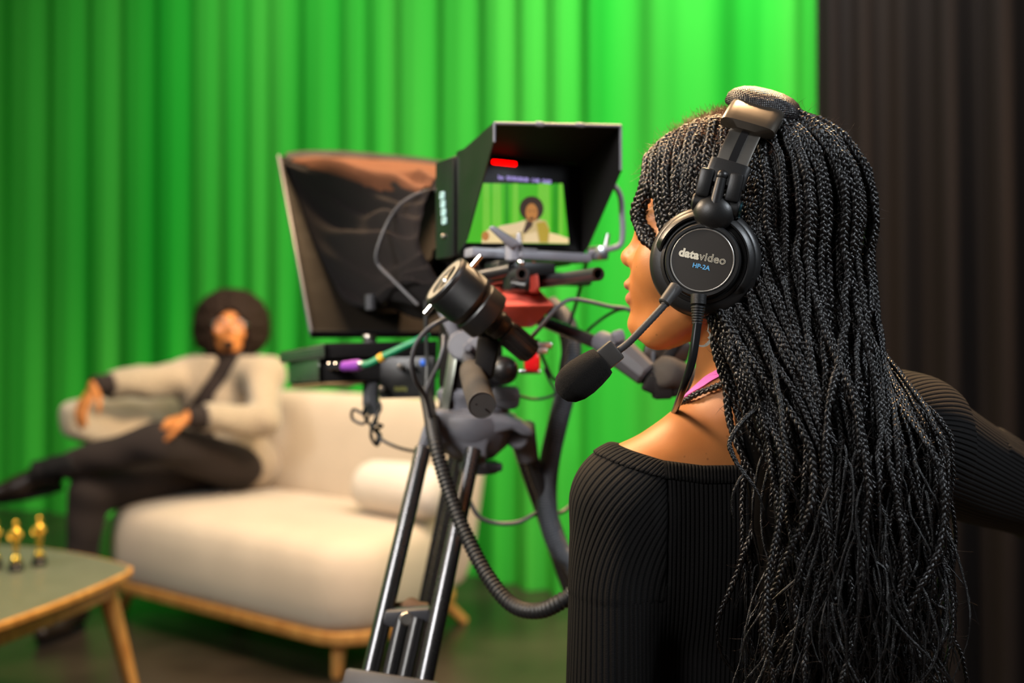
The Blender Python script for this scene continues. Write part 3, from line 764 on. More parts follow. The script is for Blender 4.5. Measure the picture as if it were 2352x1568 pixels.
# pink strap over the near shoulder
m_ = MB(); cpts = spline([P(1578,926,1.03),P(1620,893,1.013),P(1652,866,1.004),P(1690,838,.995),P(1712,822,.992)], 8); sd = Vector((.35,-.55,-.35)).normalized()
def on_skin(p, off):
    p = np.array([tuple(p)], dtype=np.float32)
    for _ in range(6):
        d = w_body(p); e = .001; g = np.array([(w_body(p+np3(v))-w_body(p-np3(v)))[0]/(2*e) for v in ((e,0,0),(0,e,0),(0,0,e))]); g /= np.linalg.norm(g)
        p = (p-g*(d-off)).astype(np.float32)
    return Vector(p[0]), Vector(g)
rg = []
for i, p in enumerate(cpts):
    row_o = []; row_i = []
    for k in range(6):
        a, g = on_skin(p+sd*(.0085*k/5-.004), .0022); row_o.append(a); row_i.append(a-g*.003)
    rg.append(row_o+row_i[::-1])
m_.loft(rg); m_.build('camisole_strap', M['pink'], woman, 50)
# crescent moon earring
er = MB(); ec = P(1614,776,.962); outer = []; inner = []
for k in range(25):
    a = math.radians(-150+205*k/24); outer.append((.0088*math.cos(a), .0088*math.sin(a)))
for k in range(25):
    a = math.radians(55-205*k/24); rr = .0079
    nose = .0022*math.exp(-((math.degrees(a)+5)/9)**2)+.0009*math.exp(-((math.degrees(a)+38)/7)**2)+.0009*math.exp(-((math.degrees(a)+55)/6)**2)
    inner.append((-.0012+(rr-nose)*math.cos(a), .0010+(rr-nose)*math.sin(a)))
fm = frame(ec, (-.15,-1,.05), (1,0,0))
er.prism(outer+inner, -.0005, .0005, fm, 0); er.cyl(fm @ Vector((.0052,.0070,0)), fm @ Vector((.0058,.0140,0)), .0005)
er.build('earring', M['earring'], woman, 30, 'silver crescent moon earring with a face in profile')

# ------------------------------------------------------------------ braids
HC = (-.012,0,.050); HRAD = (.098,.0765,.103)
def on_hair(phi, th, off):
    d = Vector((math.sin(th)*math.cos(phi), math.sin(th)*math.sin(phi), math.cos(th)))
    return H(HC[0]+(HRAD[0]+off)*d.x, HC[1]+(HRAD[1]+off)*d.y, HC[2]+(HRAD[2]+off)*d.z)
BV = []; BQ = []; BN = [0]; FZ = []; FR = []
def resample(path, ds):
    A = np.array([tuple(p) for p in path]); d = np.r_[0, np.cumsum(np.linalg.norm(np.diff(A, axis=0), axis=1))]
    n = max(8, int(d[-1]/ds)); s = np.linspace(0, d[-1], n)
    return np.stack([np.interp(s, d, A[:,i]) for i in range(3)], 1), s
def braid_geo(path, sc0, sc1, out, tail=.0):
    A, s = resample(path, .0017); n = len(A)
    for _ in range(3): A[1:-1] = (A[:-2]+2*A[1:-1]+A[2:])/4
    T = np.gradient(A, axis=0); T /= np.linalg.norm(T, axis=1)[:,None]+1e-9
    N = np.cross(T, out); N /= np.linalg.norm(N, axis=1)[:,None]+1e-9; B = np.cross(N, T)
    u = s/s[-1]; sc = sc0+(sc1-sc0)*u
    L = .0185*(sc0+sc1)/2/.95; t0 = random.uniform(0, 6)
    def nz_(step, amp):
        k = max(4, int(s[-1]/step)+2); return np.interp(s, np.linspace(0, s[-1], k), RNG.normal(0, amp, k))
    ro = np.clip(1+nz_(.012,.13)+nz_(.004,.07), .6, 1.45)
    A = A+N*(nz_(.022,.0011)*np.minimum(1, u*12))[:,None]+B*(nz_(.022,.0010)*np.minimum(1, u*12))[:,None]
    dph = np.cumsum(nz_(.010,.10))*.35
    vs = []; qs = []; K = 6
    an = np.arange(K)*2*PI/K
    loose = np.clip((u-(1-tail))/max(tail,1e-3), 0, 1) if tail else np.zeros(n)
    for k in range(3):
        t = s/L*2*PI+k*2*PI/3+t0+dph
        lat = (.0021*np.sin(t)*(1-loose)+loose*(k-1)*.0035*np.sin(s*60+t0+k))*sc; nor = .0011*np.sin(2*t)*sc*(1-loose)
        c = A+N*lat[:,None]+B*nor[:,None]
        r = .00225*sc*np.clip(ro+nz_(.006,.10), .55, 1.5)*(1-.75*loose)
        r[0] *= .3; r[-1] *= .2
        v = c[:,None,:]+(N[:,None,:]*np.cos(an)[None,:,None]+B[:,None,:]*np.sin(an)[None,:,None])*r[:,None,None]
        i = np.arange(n-1)[:,None]*K; j = np.arange(K)[None,:]
        q = np.stack([i+j, i+(j+1)%K, i+K+(j+1)%K, i+K+j], -1).reshape(-1,4)
        vs.append(v.reshape(-1,3)); qs.append(q+k*n*K)
    return np.concatenate(vs), np.concatenate(qs), A, N, B, sc
def add_braid(path, sc0=1., sc1=.6, out=None, tail=.12, fuzz=14, own=None):
    A0 = np.array([tuple(p) for p in path])
    if out is None:
        out = A0[len(A0)//3]-np.array([.262,1.06,A0[len(A0)//3][2]]); out = out/np.linalg.norm(out)*.4+np.array([0,-.9,0])
    v, q, A, N, B, sc = braid_geo(path, sc0, sc1, np.array(out), tail)
    if own:
        return np_mesh(own, v, q, M['braid'], HAIR, None)
    BV.append(v); BQ.append(q+BN[0]); BN[0] += len(v)
    for _ in range(fuzz):
        i = int(RNG.integers(2, len(A)-3)); a = RNG.uniform(0, 6.28); o = (N[i]*math.cos(a)+B[i]*math.sin(a)); t = A[i+2]-A[i-2]; t /= np.linalg.norm(t)+1e-9
        ln = RNG.uniform(.004,.015)*(1.5 if A[i][2] > 1.25 else 1.); c = RNG.normal(0, .35, 3)
        p0 = A[i]+o*.0028*sc[i]; (FR if i < 26 and A[i][2] > 1.25 else FZ).append((p0, o*.8+t*RNG.uniform(-.3,1)+c*.5, c, ln))
def drop(S, T, z0, z1, seed):
    """points hanging from S, drifting towards T (x, y) and down to z1"""
    rng = np.random.default_rng(seed); pts = []; n = 22
    a1, a2 = rng.uniform(0, 6.28, 2); f1 = rng.uniform(11, 24); f2 = rng.uniform(22, 40); am = rng.uniform(.35, 1.5)
    for k in range(1, n+1):
        u = k/n; z = S.z+(z1-S.z)*u; w_ = min(1, (S.z-z)/(S.z-z0)); w_ = w_*w_*(3-2*w_)
        amp = am*(.0020+.0045*min(1, u*4)+.017*max(0, (1.04-z))/.3)
        pts.append(Vector((S.x+(T[0]-S.x)*w_+amp*(math.sin(f1*z+a1)+.35*math.sin(f2*z+a2)), S.y+(T[1]-S.y)*w_+.6*amp*math.sin(f1*.9*z+a2), z)))
    return pts
HAIR = None
def build_hair():
    global HAIR
    # dark mass under the braids
    hc = np3(HC)
    def cap(p):
        q = hloc(p)
        d = smax(s_ell(q, HC, (HRAD[0]-.001, HRAD[1]-.001, HRAD[2]-.001)), q[:,0]-.35*(q[:,2]-.05)-.050, .01)
        d = smax(d, -(q[:,2]+.045), .01)
        b = s_chain(p, [(.265,1.03,1.17),(.285,.975,1.02),(.29,.945,.92)], [.066,.046,.03], .02)
        for x0, x1 in ((.24,.25),(.28,.295),(.32,.335),(.345,.355)):
            b = smin(b, s_chain(p, [(x0,.955,1.02),(x1,.925,.92),(x1,.915,.74)], [.028,.026,.018], .01), .02)
        return smin(d, b, .02)
    pos, quads = sdf_mesh(cap, (.05,.84,.70), (.46,1.16,1.33), .006)
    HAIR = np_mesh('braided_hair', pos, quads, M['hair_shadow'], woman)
    rng = np.random.default_rng(21)
    # family A: crown, back and behind the ears
    NA = 225
    for i in range(NA):
        fr = (i+.5)/NA; phi = math.radians(66+214*((i*.61803) % 1.)); lay = rng.uniform(0, 1)**.8
        back = max(0., -math.cos(phi)); side = max(0., 1-abs(math.degrees(phi)-90)/45)
        thick = .009+.040*back**1.1; thick *= (1-.5*side)
        th0 = math.radians(8+62*(1-lay)+rng.uniform(-4,4)); the = math.radians(92+14*back)
        pts = []
        for k in range(9):
            th = th0+(the-th0)*k/8; pts.append(on_hair(phi, th, .003+lay*thick*(math.sin(min(th, PI/2)))**1.2))
        fx = (math.degrees(phi)-66)/214; fx = fx**.85
        tx = .236+.156*fx+rng.uniform(-.026,.026); ty = .925-.050*lay*(1 if fx < .8 else .4)+rng.uniform(-.01,.01)+.07*max(0, fx-.8)
        if math.degrees(phi) > 225: ty += .02
        if math.degrees(phi) < 100: tx += .012*lay
        zend = rng.choice([rng.uniform(.66,.76), rng.uniform(.74,.90)], p=[.62,.38])
        pts += drop(pts[-1], (tx, ty), rng.uniform(.93,.98), zend, 100+i)
        s_ = rng.uniform(.92,1.30); add_braid(pts, s_, s_*rng.uniform(.38,.56), tail=rng.uniform(.10,.28), fuzz=70 if lay > .5 else 14)
    # family B: from the parting down over the near temple and behind the ear cup
    for i in range(26):
        u = (i % 13)/12.; lay = i//13; j = rng.uniform(-.004,.004)
        def side(f, l, z, o): 
            v = Vector(((f-HC[0])/HRAD[0], l/HRAD[1], (z-HC[2])/HRAD[2])); v.normalize()
            return H(HC[0]+v.x*(HRAD[0]+o), v.y*(HRAD[1]+o), HC[2]+v.z*(HRAD[2]+o))
        o = .004+.004*(1-lay)
        f0 = .060-.092*u; g = 1-u
        fr_ = f0+j; r = side(fr_, .004, .050+HRAD[2]*math.sqrt(max(.05, 1-((fr_+.012)/HRAD[0])**2)), .002)
        pts = [r, side(f0+.014*g, .034, .122, o), side(f0+.022*g, .058, .085, o), side(f0*.95+.018*g, .072, .045, o), side(f0*.62+.014*g, .078, .012, o-.002), side(f0*.25, .078, -.02, .001), H(-.012, .080, -.055)]
        if u < .2: pts[3] = side(.082-.05*u, .052, .050, o); pts[4] = side(.060-.03*u, .070, .016, o); 
        pts = spline(pts, 8)
        S_ = pts[-1]; pts += drop(S_, (.222+.05*rng.uniform(0,1), .93), .95, rng.uniform(.74,.9), 900+i)
        add_braid(pts, rng.uniform(1.15,1.38), .6, out=HL+np.array([0,0,.25]), fuzz=60)
    # the far side, hanging past the other ear
    for i in range(14):
        u = i/13.; f0 = .058-.075*u
        pts = spline([H(f0,-.004,.050+(HRAD[2]+.002)*math.sqrt(max(.05, 1-((f0+.012)/HRAD[0])**2))), H(f0,-.05,.115), H(f0*.95,-.074,.06), H(f0*.7,-.083,.0), H(f0*.4-.02,-.085,-.06)], 8)
        pts += drop(pts[-1], (.36+.03*u, 1.0), .98, rng.uniform(.84,.93), 700+i)
        add_braid(pts, 1., .6, out=-HL, fuzz=6)
    for i in range(130):      # thin loose wisps over the lower half
        x = rng.uniform(.232,.375); z0 = rng.uniform(.84,1.0); y = .872+.05*abs(x-.31)/.09*rng.uniform(.3,1); S_ = Vector((x,y,z0))
        add_braid([S_]+drop(S_, (x+rng.normal(0,.012), y-.004), z0-.12, z0-rng.uniform(.12,.24), 3000+i), rng.uniform(.30,.48), .22, out=np.array([0,-1,.1]), tail=.45, fuzz=10)
    V = np.concatenate(BV); Q = np.concatenate(BQ)
    np_mesh('braid_strand', V, Q, M['braid'], HAIR)['kind'] = 'stuff'
    # fly-away hairs
    for _ in range(6500):      # frizz where the braids are rooted
        th = abs(RNG.normal(0, .75)); ph = RNG.uniform(0, 6.28)
        p = on_hair(ph, th, .006+.016*max(0., -math.cos(ph))*math.sin(th)); q = hloc(np.array([tuple(p)], dtype=np.float32))[0]
        if q[0] > .062: continue
        o = np.array(tuple(p))-HE-np.array([0,0,.05]); o /= np.linalg.norm(o)
        FR.append((np.array(tuple(p)), o+RNG.normal(0,.7,3), RNG.normal(0,1.1,3), RNG.uniform(.006,.017)))
    fly('flyaway_hair', FZ, M['fuzz'], .00017); fly('frizz_hair', FR, M['frizz'], .00020)
def fly(name, src, m, r0):
    vs = []; fs = []; n0 = 0
    for p0, d, c, ln in src:
        d = d/(np.linalg.norm(d)+1e-9); pts = []; p = p0.copy(); dd = d.copy()
        for k in range(6): pts.append(p.copy()); p = p+dd*ln/5; dd = dd+c*.45; dd /= np.linalg.norm(dd)
        pts = np.array(pts); x = np.cross(d, [.3,.5,.8]); x /= np.linalg.norm(x)+1e-9; y = np.cross(d, x)
        for k in range(6):
            r = r0*(1-.12*k)
            for a in range(3): vs.append(pts[k]+(x*math.cos(a*2.094)+y*math.sin(a*2.094))*r)
        for k in range(5):
            for a in range(3): fs.append((n0+k*3+a, n0+k*3+(a+1)%3, n0+k*3+3+(a+1)%3, n0+k*3+3+a))
        n0 += 18
    np_mesh(name, np.array(vs), np.array(fs), m, HAIR)['kind'] = 'stuff'
def single_braids():
    # single braids that leave the mass
    lb = [([P(1660,735,.955),P(1668,780,.95),P(1690,830,.952),on_skin(P(1664,872,.97),.006)[0],on_skin(P(1632,896,.99),.005)[0],on_skin(P(1590,925,1.01),.005)[0],P(1556,950,1.045),P(1538,972,1.10)], .95, .7, 'braid falling forward over the bare shoulder'),
          ([P(1640,725,.96),P(1650,768,.955),P(1676,815,.945),P(1706,856,.94),P(1728,900,.925),P(1744,950,.915)], 1.1, 1., None),
          ([P(1752,925,.905),P(1722,950,.90),P(1690,984,.895),P(1673,1022,.893),P(1690,1058,.889),P(1714,1088,.886),P(1738,1130,.884),P(1752,1175,.884)], .62, .42, 'thin braid looping out on the shoulder blade'),
          ([P(1716,1078,.886),P(1690,1110,.885),P(1680,1150,.886),P(1686,1200,.888)], .45, .3, None),
          ([P(1748,880,.91),P(1738,930,.906),P(1746,975,.903),P(1758,1010,.90)], .8, .7, None)]
    for pts, a, b, lab in lb:
        o = add_braid(spline(pts, 10), a, b, out=np.array([-.2,-1,.2]), tail=.2 if a < .7 else .0, own='loose_braid')
        if lab: o['label'] = lab
build_hair(); single_braids()
# ================================================================== headset
TL = math.radians(13)
UB = Vector(-HF*math.sin(TL)+np.array([0,0,math.cos(TL)])); FB = Vector(HF*math.cos(TL)+np.array([0,0,math.sin(TL)])); LB = Vector(HL)
HEv = Vector(HE)
def HS(a, u, fb=0.): return HEv+LB*a+UB*u+FB*fb
TB = math.radians(19.5); UB2 = Vector(-HF*math.sin(TB)+np.array([0,0,math.cos(TB)])); FB2 = Vector(HF*math.cos(TB)+np.array([0,0,math.sin(TB)]))
def HSB(a, u, fb=0.): return HEv+LB*a+UB*.055+UB2*(u-.055)+FB2*fb
hs = empty('headset', tuple(HE), 'black headset with steel slider, round logo disc and boom microphone on the woman', 'headset')
# earcup frame: local z outwards, x towards the back (reading direction), y up
# the operator faces away to the left, so reading direction runs towards the back of the head
def cup_mtx(a): 
    m = Matrix((-FB, UB, LB)).transposed().to_4x4(); m.translation = HS(a, 0.002); return m
CM = cup_mtx(0)
cup = MB()
cup.lathe([(0,.088),(.050,.088),(.0525,.091),(.0525,.094),(.0505,.0985),(.0470,.1015),(.0405,.1025),(.0400,.1040),(.0372,.1055),(.0365,.1035),(.0355,.1035),(.0350,.1105),(.0335,.1125),(.0310,.1125),(.0303,.1112),(0,.1112)], CM, 72).build('earcup', M['black_plastic'], hs, 35)
pad = MB(); pad.lathe([(.022,.080),(.020,.074),(.024,.068),(.036,.065),(.047,.068),(.0525,.074),(.0535,.081),(.052,.087),(.047,.089),(.022,.089)], CM, 64).build('ear_cushion', M['matte_black'], hs, 180)
# raised crescent rim around the ring, open at the lower front
cr = MB(); rg = []
for k in range(61):
    a = math.radians(-35+215*k/60); e = min(1, k/4, (60-k)/4)
    ca, sa = math.cos(a), math.sin(a)
    rr = [(.0405,.1020),(.0410,.1020+.0055*e),(.0425,.1020+.0065*e),(.0462,.0995+.0065*e),(.0478,.0980+.005*e),(.0478,.0990)]
    rg.append([CM @ Vector((r*ca, r*sa, z)) for r, z in rr])
cr.loft(rg).build('yoke_rim', M['black_plastic'], hs, 35)
dsk = MB(); dsk.lathe([(0,.1114),(.0284,.1114),(.0284,.1120),(0,.1120)], CM, 72); disc = dsk.build('logo_disc', M['disc'], hs, 30)
rim = MB(); rim.lathe([(.0284,.1110),(.0284,.1123),(.0290,.1126),(.0296,.1120),(.0296,.1110)], CM, 72).build('chrome_rim', M['rim'], disc, 40)
def on_disc(x, y): return CM @ Matrix.Translation((x, y, .1121))
TS = .0107
t1 = text_mesh('logo_lettering', 'data', TS, on_disc(-.0226, .0), M['white_print'], disc, offset=.00050, extrude=.00012, align='LEFT', space=1.04)
xr = max((Vector(v.co)-CM.translation).dot(-FB) for v in t1.data.vertices)
t2 = text_mesh('logo_lettering', 'video', TS, on_disc(xr+.0002, .0), M['white_print'], disc, outline=.00020, align='LEFT', space=1.06)
t3 = text_mesh('model_lettering', 'HP-2A', .0060, on_disc(.0005, -.0080), M['blue_print'], disc, offset=.00012, extrude=.00012)
# mirrored far cup
cm2 = Matrix((-FB, UB, -LB)).transposed().to_4x4(); cm2.translation = HS(0, .002)
MB().lathe([(0,.088),(.050,.088),(.0525,.094),(.047,.1015),(.037,.1055),(.0335,.1125),(0,.1112)], cm2, 48).build('earcup', M['black_plastic'], hs, 35)
MB().lathe([(.022,.080),(.024,.068),(.036,.065),(.0525,.074),(.052,.087),(.022,.089)], cm2, 48).build('ear_cushion', M['matte_black'], hs, 180)
# headband: swept sections in the (a, u) plane
BAND = [(.104,.060),(.1045,.076),(.1010,.093),(.0930,.112),(.0810,.131),(.0640,.1485),(.0420,.1620),(.0180,.1690),(0,.170)]
BAND = BAND+[(-a,u) for a,u in BAND[::-1][1:]]
bp_ = spline([(a,u,0) for a,u in BAND], 10); bl = [0.]
for a, b in zip(bp_, bp_[1:]): bl.append(bl[-1]+(b-a).length)
def band_at(s):
    i = min(range(len(bl)), key=lambda k: abs(bl[k]-s)); a = bp_[max(0,i-1)]; b = bp_[min(len(bp_)-1,i+1)]; t = (b-a).normalized()
    p = bp_[i]; return p, Vector((t.y,-t.x,0))     # outward normal
def band_sweep(s0, s1, hw, t_in, t_out, n=30, rnd=.8, ends=2, wob=0.):
    rings = []
    for k in range(n+1):
        s = s0+(s1-s0)*k/n; p, nv = band_at(s)
        if nv.y < 0 and abs(p.x) < .09: nv = -nv
        e = 1.
        if ends: e = math.sqrt(max(.25, 1-(1-min(1, min(k, n-k)/ends))**2))
        ring = []
        for j in range(20):
            an = 2*PI*j/20; ca, sa = math.cos(an), math.sin(an)
            fb = hw*e*math.copysign(abs(ca)**rnd, ca); th = math.copysign(abs(sa)**rnd, sa); th = th*(t_out if th > 0 else t_in)*e
            q = p+nv*th; ring.append(HSB(q.x, q.y, fb*(1+wob*math.sin(k*1.9))))
        rings.append(ring)
    return rings
TOT = bl[-1]
def sA(a_, near=True):    # arc position where the band's a equals a_ on the near half
    return bl[min(range(len(bp_)//2+1), key=lambda k: abs(bp_[k].x-a_)+ (0 if bp_[k].y > .09 else 1))]
# padded leatherette top with a woven texture
def pad_mat():
    m, nt, b = new_mat('textured_leatherette'); N = nt.nodes; L = nt.links
    tc = N.new('ShaderNodeTexCoord'); vo = N.new('ShaderNodeTexVoronoi'); vo.inputs['Scale'].default_value = 500; vo.inputs['Randomness'].default_value = .15
    L.new(tc.outputs['Object'], vo.inputs['Vector'])
    bp = N.new('ShaderNodeBump'); bp.inputs['Strength'].default_value = .8; bp.inputs['Distance'].default_value = .0012; bp.invert = True
    L.new(vo.outputs['Distance'], bp.inputs['Height']); L.new(bp.outputs['Normal'], b.inputs['Normal'])
    b.inputs['Base Color'].default_value = (.016,.014,.015,1); b.inputs['Roughness'].default_value = .40
    return m
sPad = bl[min(range(len(bp_)//2+1), key=lambda k: abs(bp_[k].x-.058)+(0 if bp_[k].y > .1 else 1))]
MB().loft(band_sweep(sPad, TOT-sPad, .0365, .006, .0185, 40, .8, 6, .010)).build('headband_pad', pad_mat(), hs, 180)
s1 = bl[min(range(len(bp_)//2+1), key=lambda k: abs(bp_[k].x-.083)+(0 if bp_[k].y > .1 else 1))]
MB().loft(band_sweep(s1, sPad+.010, .0265, .004, .0095, 10, .45, 1)).build('band_end_cap', mat('satin_dark_metal', (.075,.062,.048), .32, metal=.55), hs, 35)
MB().loft(band_sweep(TOT-sPad-.010, TOT-s1, .0265, .004, .0095, 10, .45, 1)).build('band_end_cap', M['black_plastic'], hs, 35)
s2 = bl[min(range(len(bp_)//2+1), key=lambda k: abs(bp_[k].y-.092)+(0 if bp_[k].x > .05 else 1))]
st = MB().loft(band_sweep(s2-.004, s1+.006, .0150, .0012, .0012, 14, .3, 0)).build('slider_strip', M['brushed_steel'], hs, 35, 'brushed steel slider strip')
def strip_groove():
    rings = []
    for k in range(15):
        s = s2-.004+(s1+.008-s2)*k/14; p, nv = band_at(s); ring = []
        for fb, th in ((-.0036,.0005),(-.0036,.0016),(.0036,.0016),(.0036,.0005)):
            q = p+nv*th; ring.append(HSB(q.x, q.y, fb))
        rings.append(ring)
    return rings
MB().loft(strip_groove()).build('slider_groove', M['black_gloss'], st, 35)
MB().loft(band_sweep(TOT-s1-.006, TOT-s2+.004, .0150, .0012, .0012, 14, .3, 0)).build('slider_strip', M['brushed_steel'], hs, 35)
# hinge block, pivot pin, ball joint
s3 = bl[min(range(len(bp_)//2+1), key=lambda k: abs(bp_[k].y-.071)+(0 if bp_[k].x > .05 else 1))]
hb = MB().loft(band_sweep(s3, s2+.006, .0195, .005, .0075, 10, .42, 1)); hb.box((0,0,0), (.010,.016,.007), cup_mtx(0) @ Matrix.Translation((-.0135,.068,.110)), .003)
hb.box((0,0,0), (.0135,.027,.013), CM @ Matrix.Translation((.0138,.071,.1080)), .003); hb.box((0,0,0), (.0135,.027,.013), CM @ Matrix.Translation((-.0138,.071,.1080)), .003)
hb.build('hinge_block', M['black_plastic'], hs, 35)
pn = MB().cyl(CM @ Vector((0,.050,.112)), CM @ Vector((0,.079,.1105)), .0058, .0052, 24, bev=.002); pn.ball(CM @ Vector((0,.080,.1102)), .0055)
pn.build('pivot_pin', M['black_plastic'], hs, 40)
jt = MB().cyl(CM @ Vector((-.0225,.053,.103)), CM @ Vector((.0225,.053,.103)), .0090, None, 28, bev=.002)
jt.ball((0,0,0), (.0195,.0178,.0135), CM @ Matrix.Translation((0,.0455,.1055)), 32, 18)
jt.box((0,0,0), (.022,.014,.012), CM @ Matrix.Translation((0,.036,.1055)), .004)
jt.build('swivel_joint', M['black_plastic'], hs, 40)
cap_ = MB().cyl(CM @ Vector((.0225,.053,.103)), CM @ Vector((.0243,.053,.103)), .0078, .0072, 28)
cap_.build('swivel_cap', mat('blue_steel_cap', (.12,.30,.36), .18, metal=1.), hs, 35, 'shiny blue-green end cap of the swivel')
# boom
bm_pts = spline([P(1556,661,.905),P(1526,700,.900),P(1478,752,.893),P(1440,790,.890),P(1404,816,.890)], 14)
nb_ = len(bm_pts)
MB().tube(bm_pts, [.0033*(1+.05*(-1)**i) if i > 12 else .0052-.0001*i for i in range(nb_)], 14).build('boom', mat('boom_rubber', (.045,.042,.042), .5), hs, 50)
bq = MB().cyl(P(1553,657,.907), P(1524,697,.900), .0060, .0056, 20, bev=.001); bq.build('boom_socket', mat('socket_grey', (.06,.055,.052), .45), hs, 40)
ma, mb_ = P(1412,805,.890), P(1362,846,.891); md_ = (mb_-ma).normalized()
hm = frame(ma, md_, (0,-1,0)); hd = MB()
hd.box((0,0,.008), (.014,.020,.022), hm, .002); hd.box((0,0,.020), (.017,.023,.014), hm, .003)
hd.build('microphone_holder', mat('holder_grey', (.045,.040,.036), .42), hs, 35)
fr = [(0,0),(.0135,.000),(.0150,.004),(.0168,.014),(.0178,.024),(.0172,.034),(.0145,.042),(.0095,.0475),(.004,.0497),(0,.050)]
MB().lathe(fr, frame(P(1385,828,.892), P(1318,880,.892)-P(1385,828,.892)), 48).build('microphone_foam', M['foam'], hs, 180)
# cable with strain relief
a0 = CM @ Vector((.004,-.046,.098)); c_ = [P(1604,690,.918), P(1602,742,.915), P(1590,825,.915), P(1573,880,.928), P(1558,922,.965), P(1547,950,1.03), P(1538,975,1.10)]
rl = MB(); r0, r1 = P(1605,676,.918), P(1601,745,.916); rv = (r1-r0); L_ = rv.length; prr = [(0,0),(.0072,0),(.0072,.009)]
for k in range(7):
    z = .010+k*(L_-.011)/7; rr_ = .0066-.0003*k; prr += [(rr_-.0018,z),(rr_-.0018,z+.0008),(rr_,z+.0012),(rr_,z+.0028)]
prr += [(.0036,L_),(0,L_)]
rl.lathe(prr, frame(r0, rv), 28).build('strain_relief', M['rubber'], hs, 40)
cp = spline(c_[1:], 12); MB().tube(cp, [.0042-.0012*i/len(cp) for i in range(len(cp))], 14).build('cable', M['black_gloss'], hs, 60)
# ================================================================== camera support
UP = Vector((0,0,1))
tp = empty('camera_tripod', (-.06,1.40,0), 'black and charcoal camera tripod with twin-tube legs standing in front of the sofa', 'tripod')
bc = P(1085,972,1.40)
MB().lathe([(0,-.05),(.030,-.048),(.050,-.030),(.062,-.012),(.064,0),(.062,.012),(.054,.016),(.050,.010),(0,.010)], Matrix.Translation(bc), 48).build('bowl', M['charcoal_cast'], tp, 40)
def pxprism(pts, D, depth, bev=.003, mb=None):
    """flat plate whose outline is given by points seen in the photo, lying across the view at depth D"""
    q = [P(x,y,D) for x,y in pts]; m = Matrix(((1,0,0,0),(0,0,1,0),(0,1,0,0),(0,0,0,1)))   # local x,y -> world X,Z ; local z -> world Y
    return (mb or MB()).prism([(p.x, p.z) for p in q], D, D+depth, m, bev)
pxprism([(984,950),(998,938),(1090,948),(1160,952),(1196,966),(1226,986),(1226,1004),(1196,1000),(1178,986),(1130,1000),(1118,1032),(1118,1062),(1104,1070),(1076,1062),(1052,1034),(1030,1020),(1000,1018),(978,1028),(962,1040),(956,1032),(968,990)], 1.345, .05, .006).build('shoulder_casting', M['charcoal_cast'], tp, 40)
def leg_dir(a, b): return (b-a)/(a.z-b.z)
def twin_leg(a, b, across, r, feet=True, cut=.655, gap=1.):
    """two upper tubes from a towards b, a lower stage down to the floor"""
    dn = leg_dir(a, b); lg = MB()
    e = a+dn*(a.z-cut)
    lg.cyl(a, e, r, r, 20); t = lg.build('leg', M['tube_black'], tp, 40)
    MB().cyl(a+across, e+across, r, r, 20).build('upper_tube', M['tube_black'], t, 40)
    m1 = e+across*.5; m0 = a+dn*(a.z-min(.735, cut+.09))+across*.5; f = a+dn*(a.z-.018)+across*.5
    lo = MB(); lo.cyl(m0+across*.14, f+across*.10, .0095, .0095, 16); lo.cyl(m0-across*.14, f-across*.10, .0095, .0095, 16); lo.build('lower_tube', M['rod_black'], t, 40)
    fm = frame(m1, -dn, across); MB().box((0,0,0), (across.length+.052,.044,.040), fm, .006).build('leg_clamp', M['grey_plastic'], t, 40)
    MB().cyl(m1-across.normalized()*(across.length*.5+.026), m1-across.normalized()*(across.length*.5+.036), .010, .008, 20, bev=.002).build('clamp_knob', M['grey_plastic'], t, 40)
    MB().lathe([(0,0),(.026,0),(.030,.006),(.026,.014),(.016,.026),(0,.028)], Matrix.Translation((f.x,f.y,0)), 24).build('rubber_foot', M['rubber'], t, 40)
    return t, dn
A0, A1 = P(972,1030,1.35), P(847,1560,1.215); acA = P(1087,1056,1.333)-A0; acA.z = 0
legA, dA = twin_leg(A0, A1, acA, .0112)
B0, B1 = P(1203,1005,1.42), P(1308,1310,1.49); acB = Vector((-.012,.06,0))
legB, dB = twin_leg(B0, B1, acB, .0112, cut=.45)
C0, C1 = P(1064,1035,1.45), P(986,1400,1.60); acC = Vector((-.012,.05,0))
legC, dC = twin_leg(C0, C1, acC, .0105, cut=.45)
sk = MB(); sk.cyl(P(1194,975,1.405), P(1214,1058,1.415), .021, .0150, 24, bev=.003); sk.cyl(P(1189,1004,1.375), P(1189,1004,1.40), .0165, .0165, 28, bev=.003); sk.box(tuple(P(1214,1015,1.42)), (.016,.03,.05), None, .006)
sk.build('leg_socket', M['charcoal_cast'], tp, 40)
br = pxprism([(884,1404),(986,1398),(990,1424),(966,1440),(900,1442),(878,1434)], 1.235, .022, .003); br.build('cross_brace', M['grey_plastic'], legA, 40)
bk = MB(); bk.cyl(P(934,1421,1.232), P(934,1421,1.24), .009, .009, 20, bev=.002); bk.build('brace_screw', M['brushed_steel'], legA, 40)
pxprism([(886,1408),(890,1390),(906,1386),(926,1384),(938,1374),(950,1375),(964,1384),(984,1386),(986,1400),(960,1404),(920,1410)], 1.262, .010, .003).build('brace_lit_edge', M['warm_lit_cast'], legA, 40, 'upper edge of the cross brace with warm light painted in brown')  # brown strip stands for warm light falling on the casting's top
kn = MB(); kn.lathe([(0,-.008),(.026,-.008),(.028,-.004),(.028,.004),(.026,.008),(0,.008)], Matrix.Translation(P(1100,1072,1.40)), 32); kn.cyl(P(1100,1064,1.40), P(1100,1020,1.40), .010, .010, 16)
kn.box(tuple(P(1126,1072,1.385)), (.034,.022,.012), None, .004); kn.build('bowl_clamp', M['grey_plastic'], tp, 40)

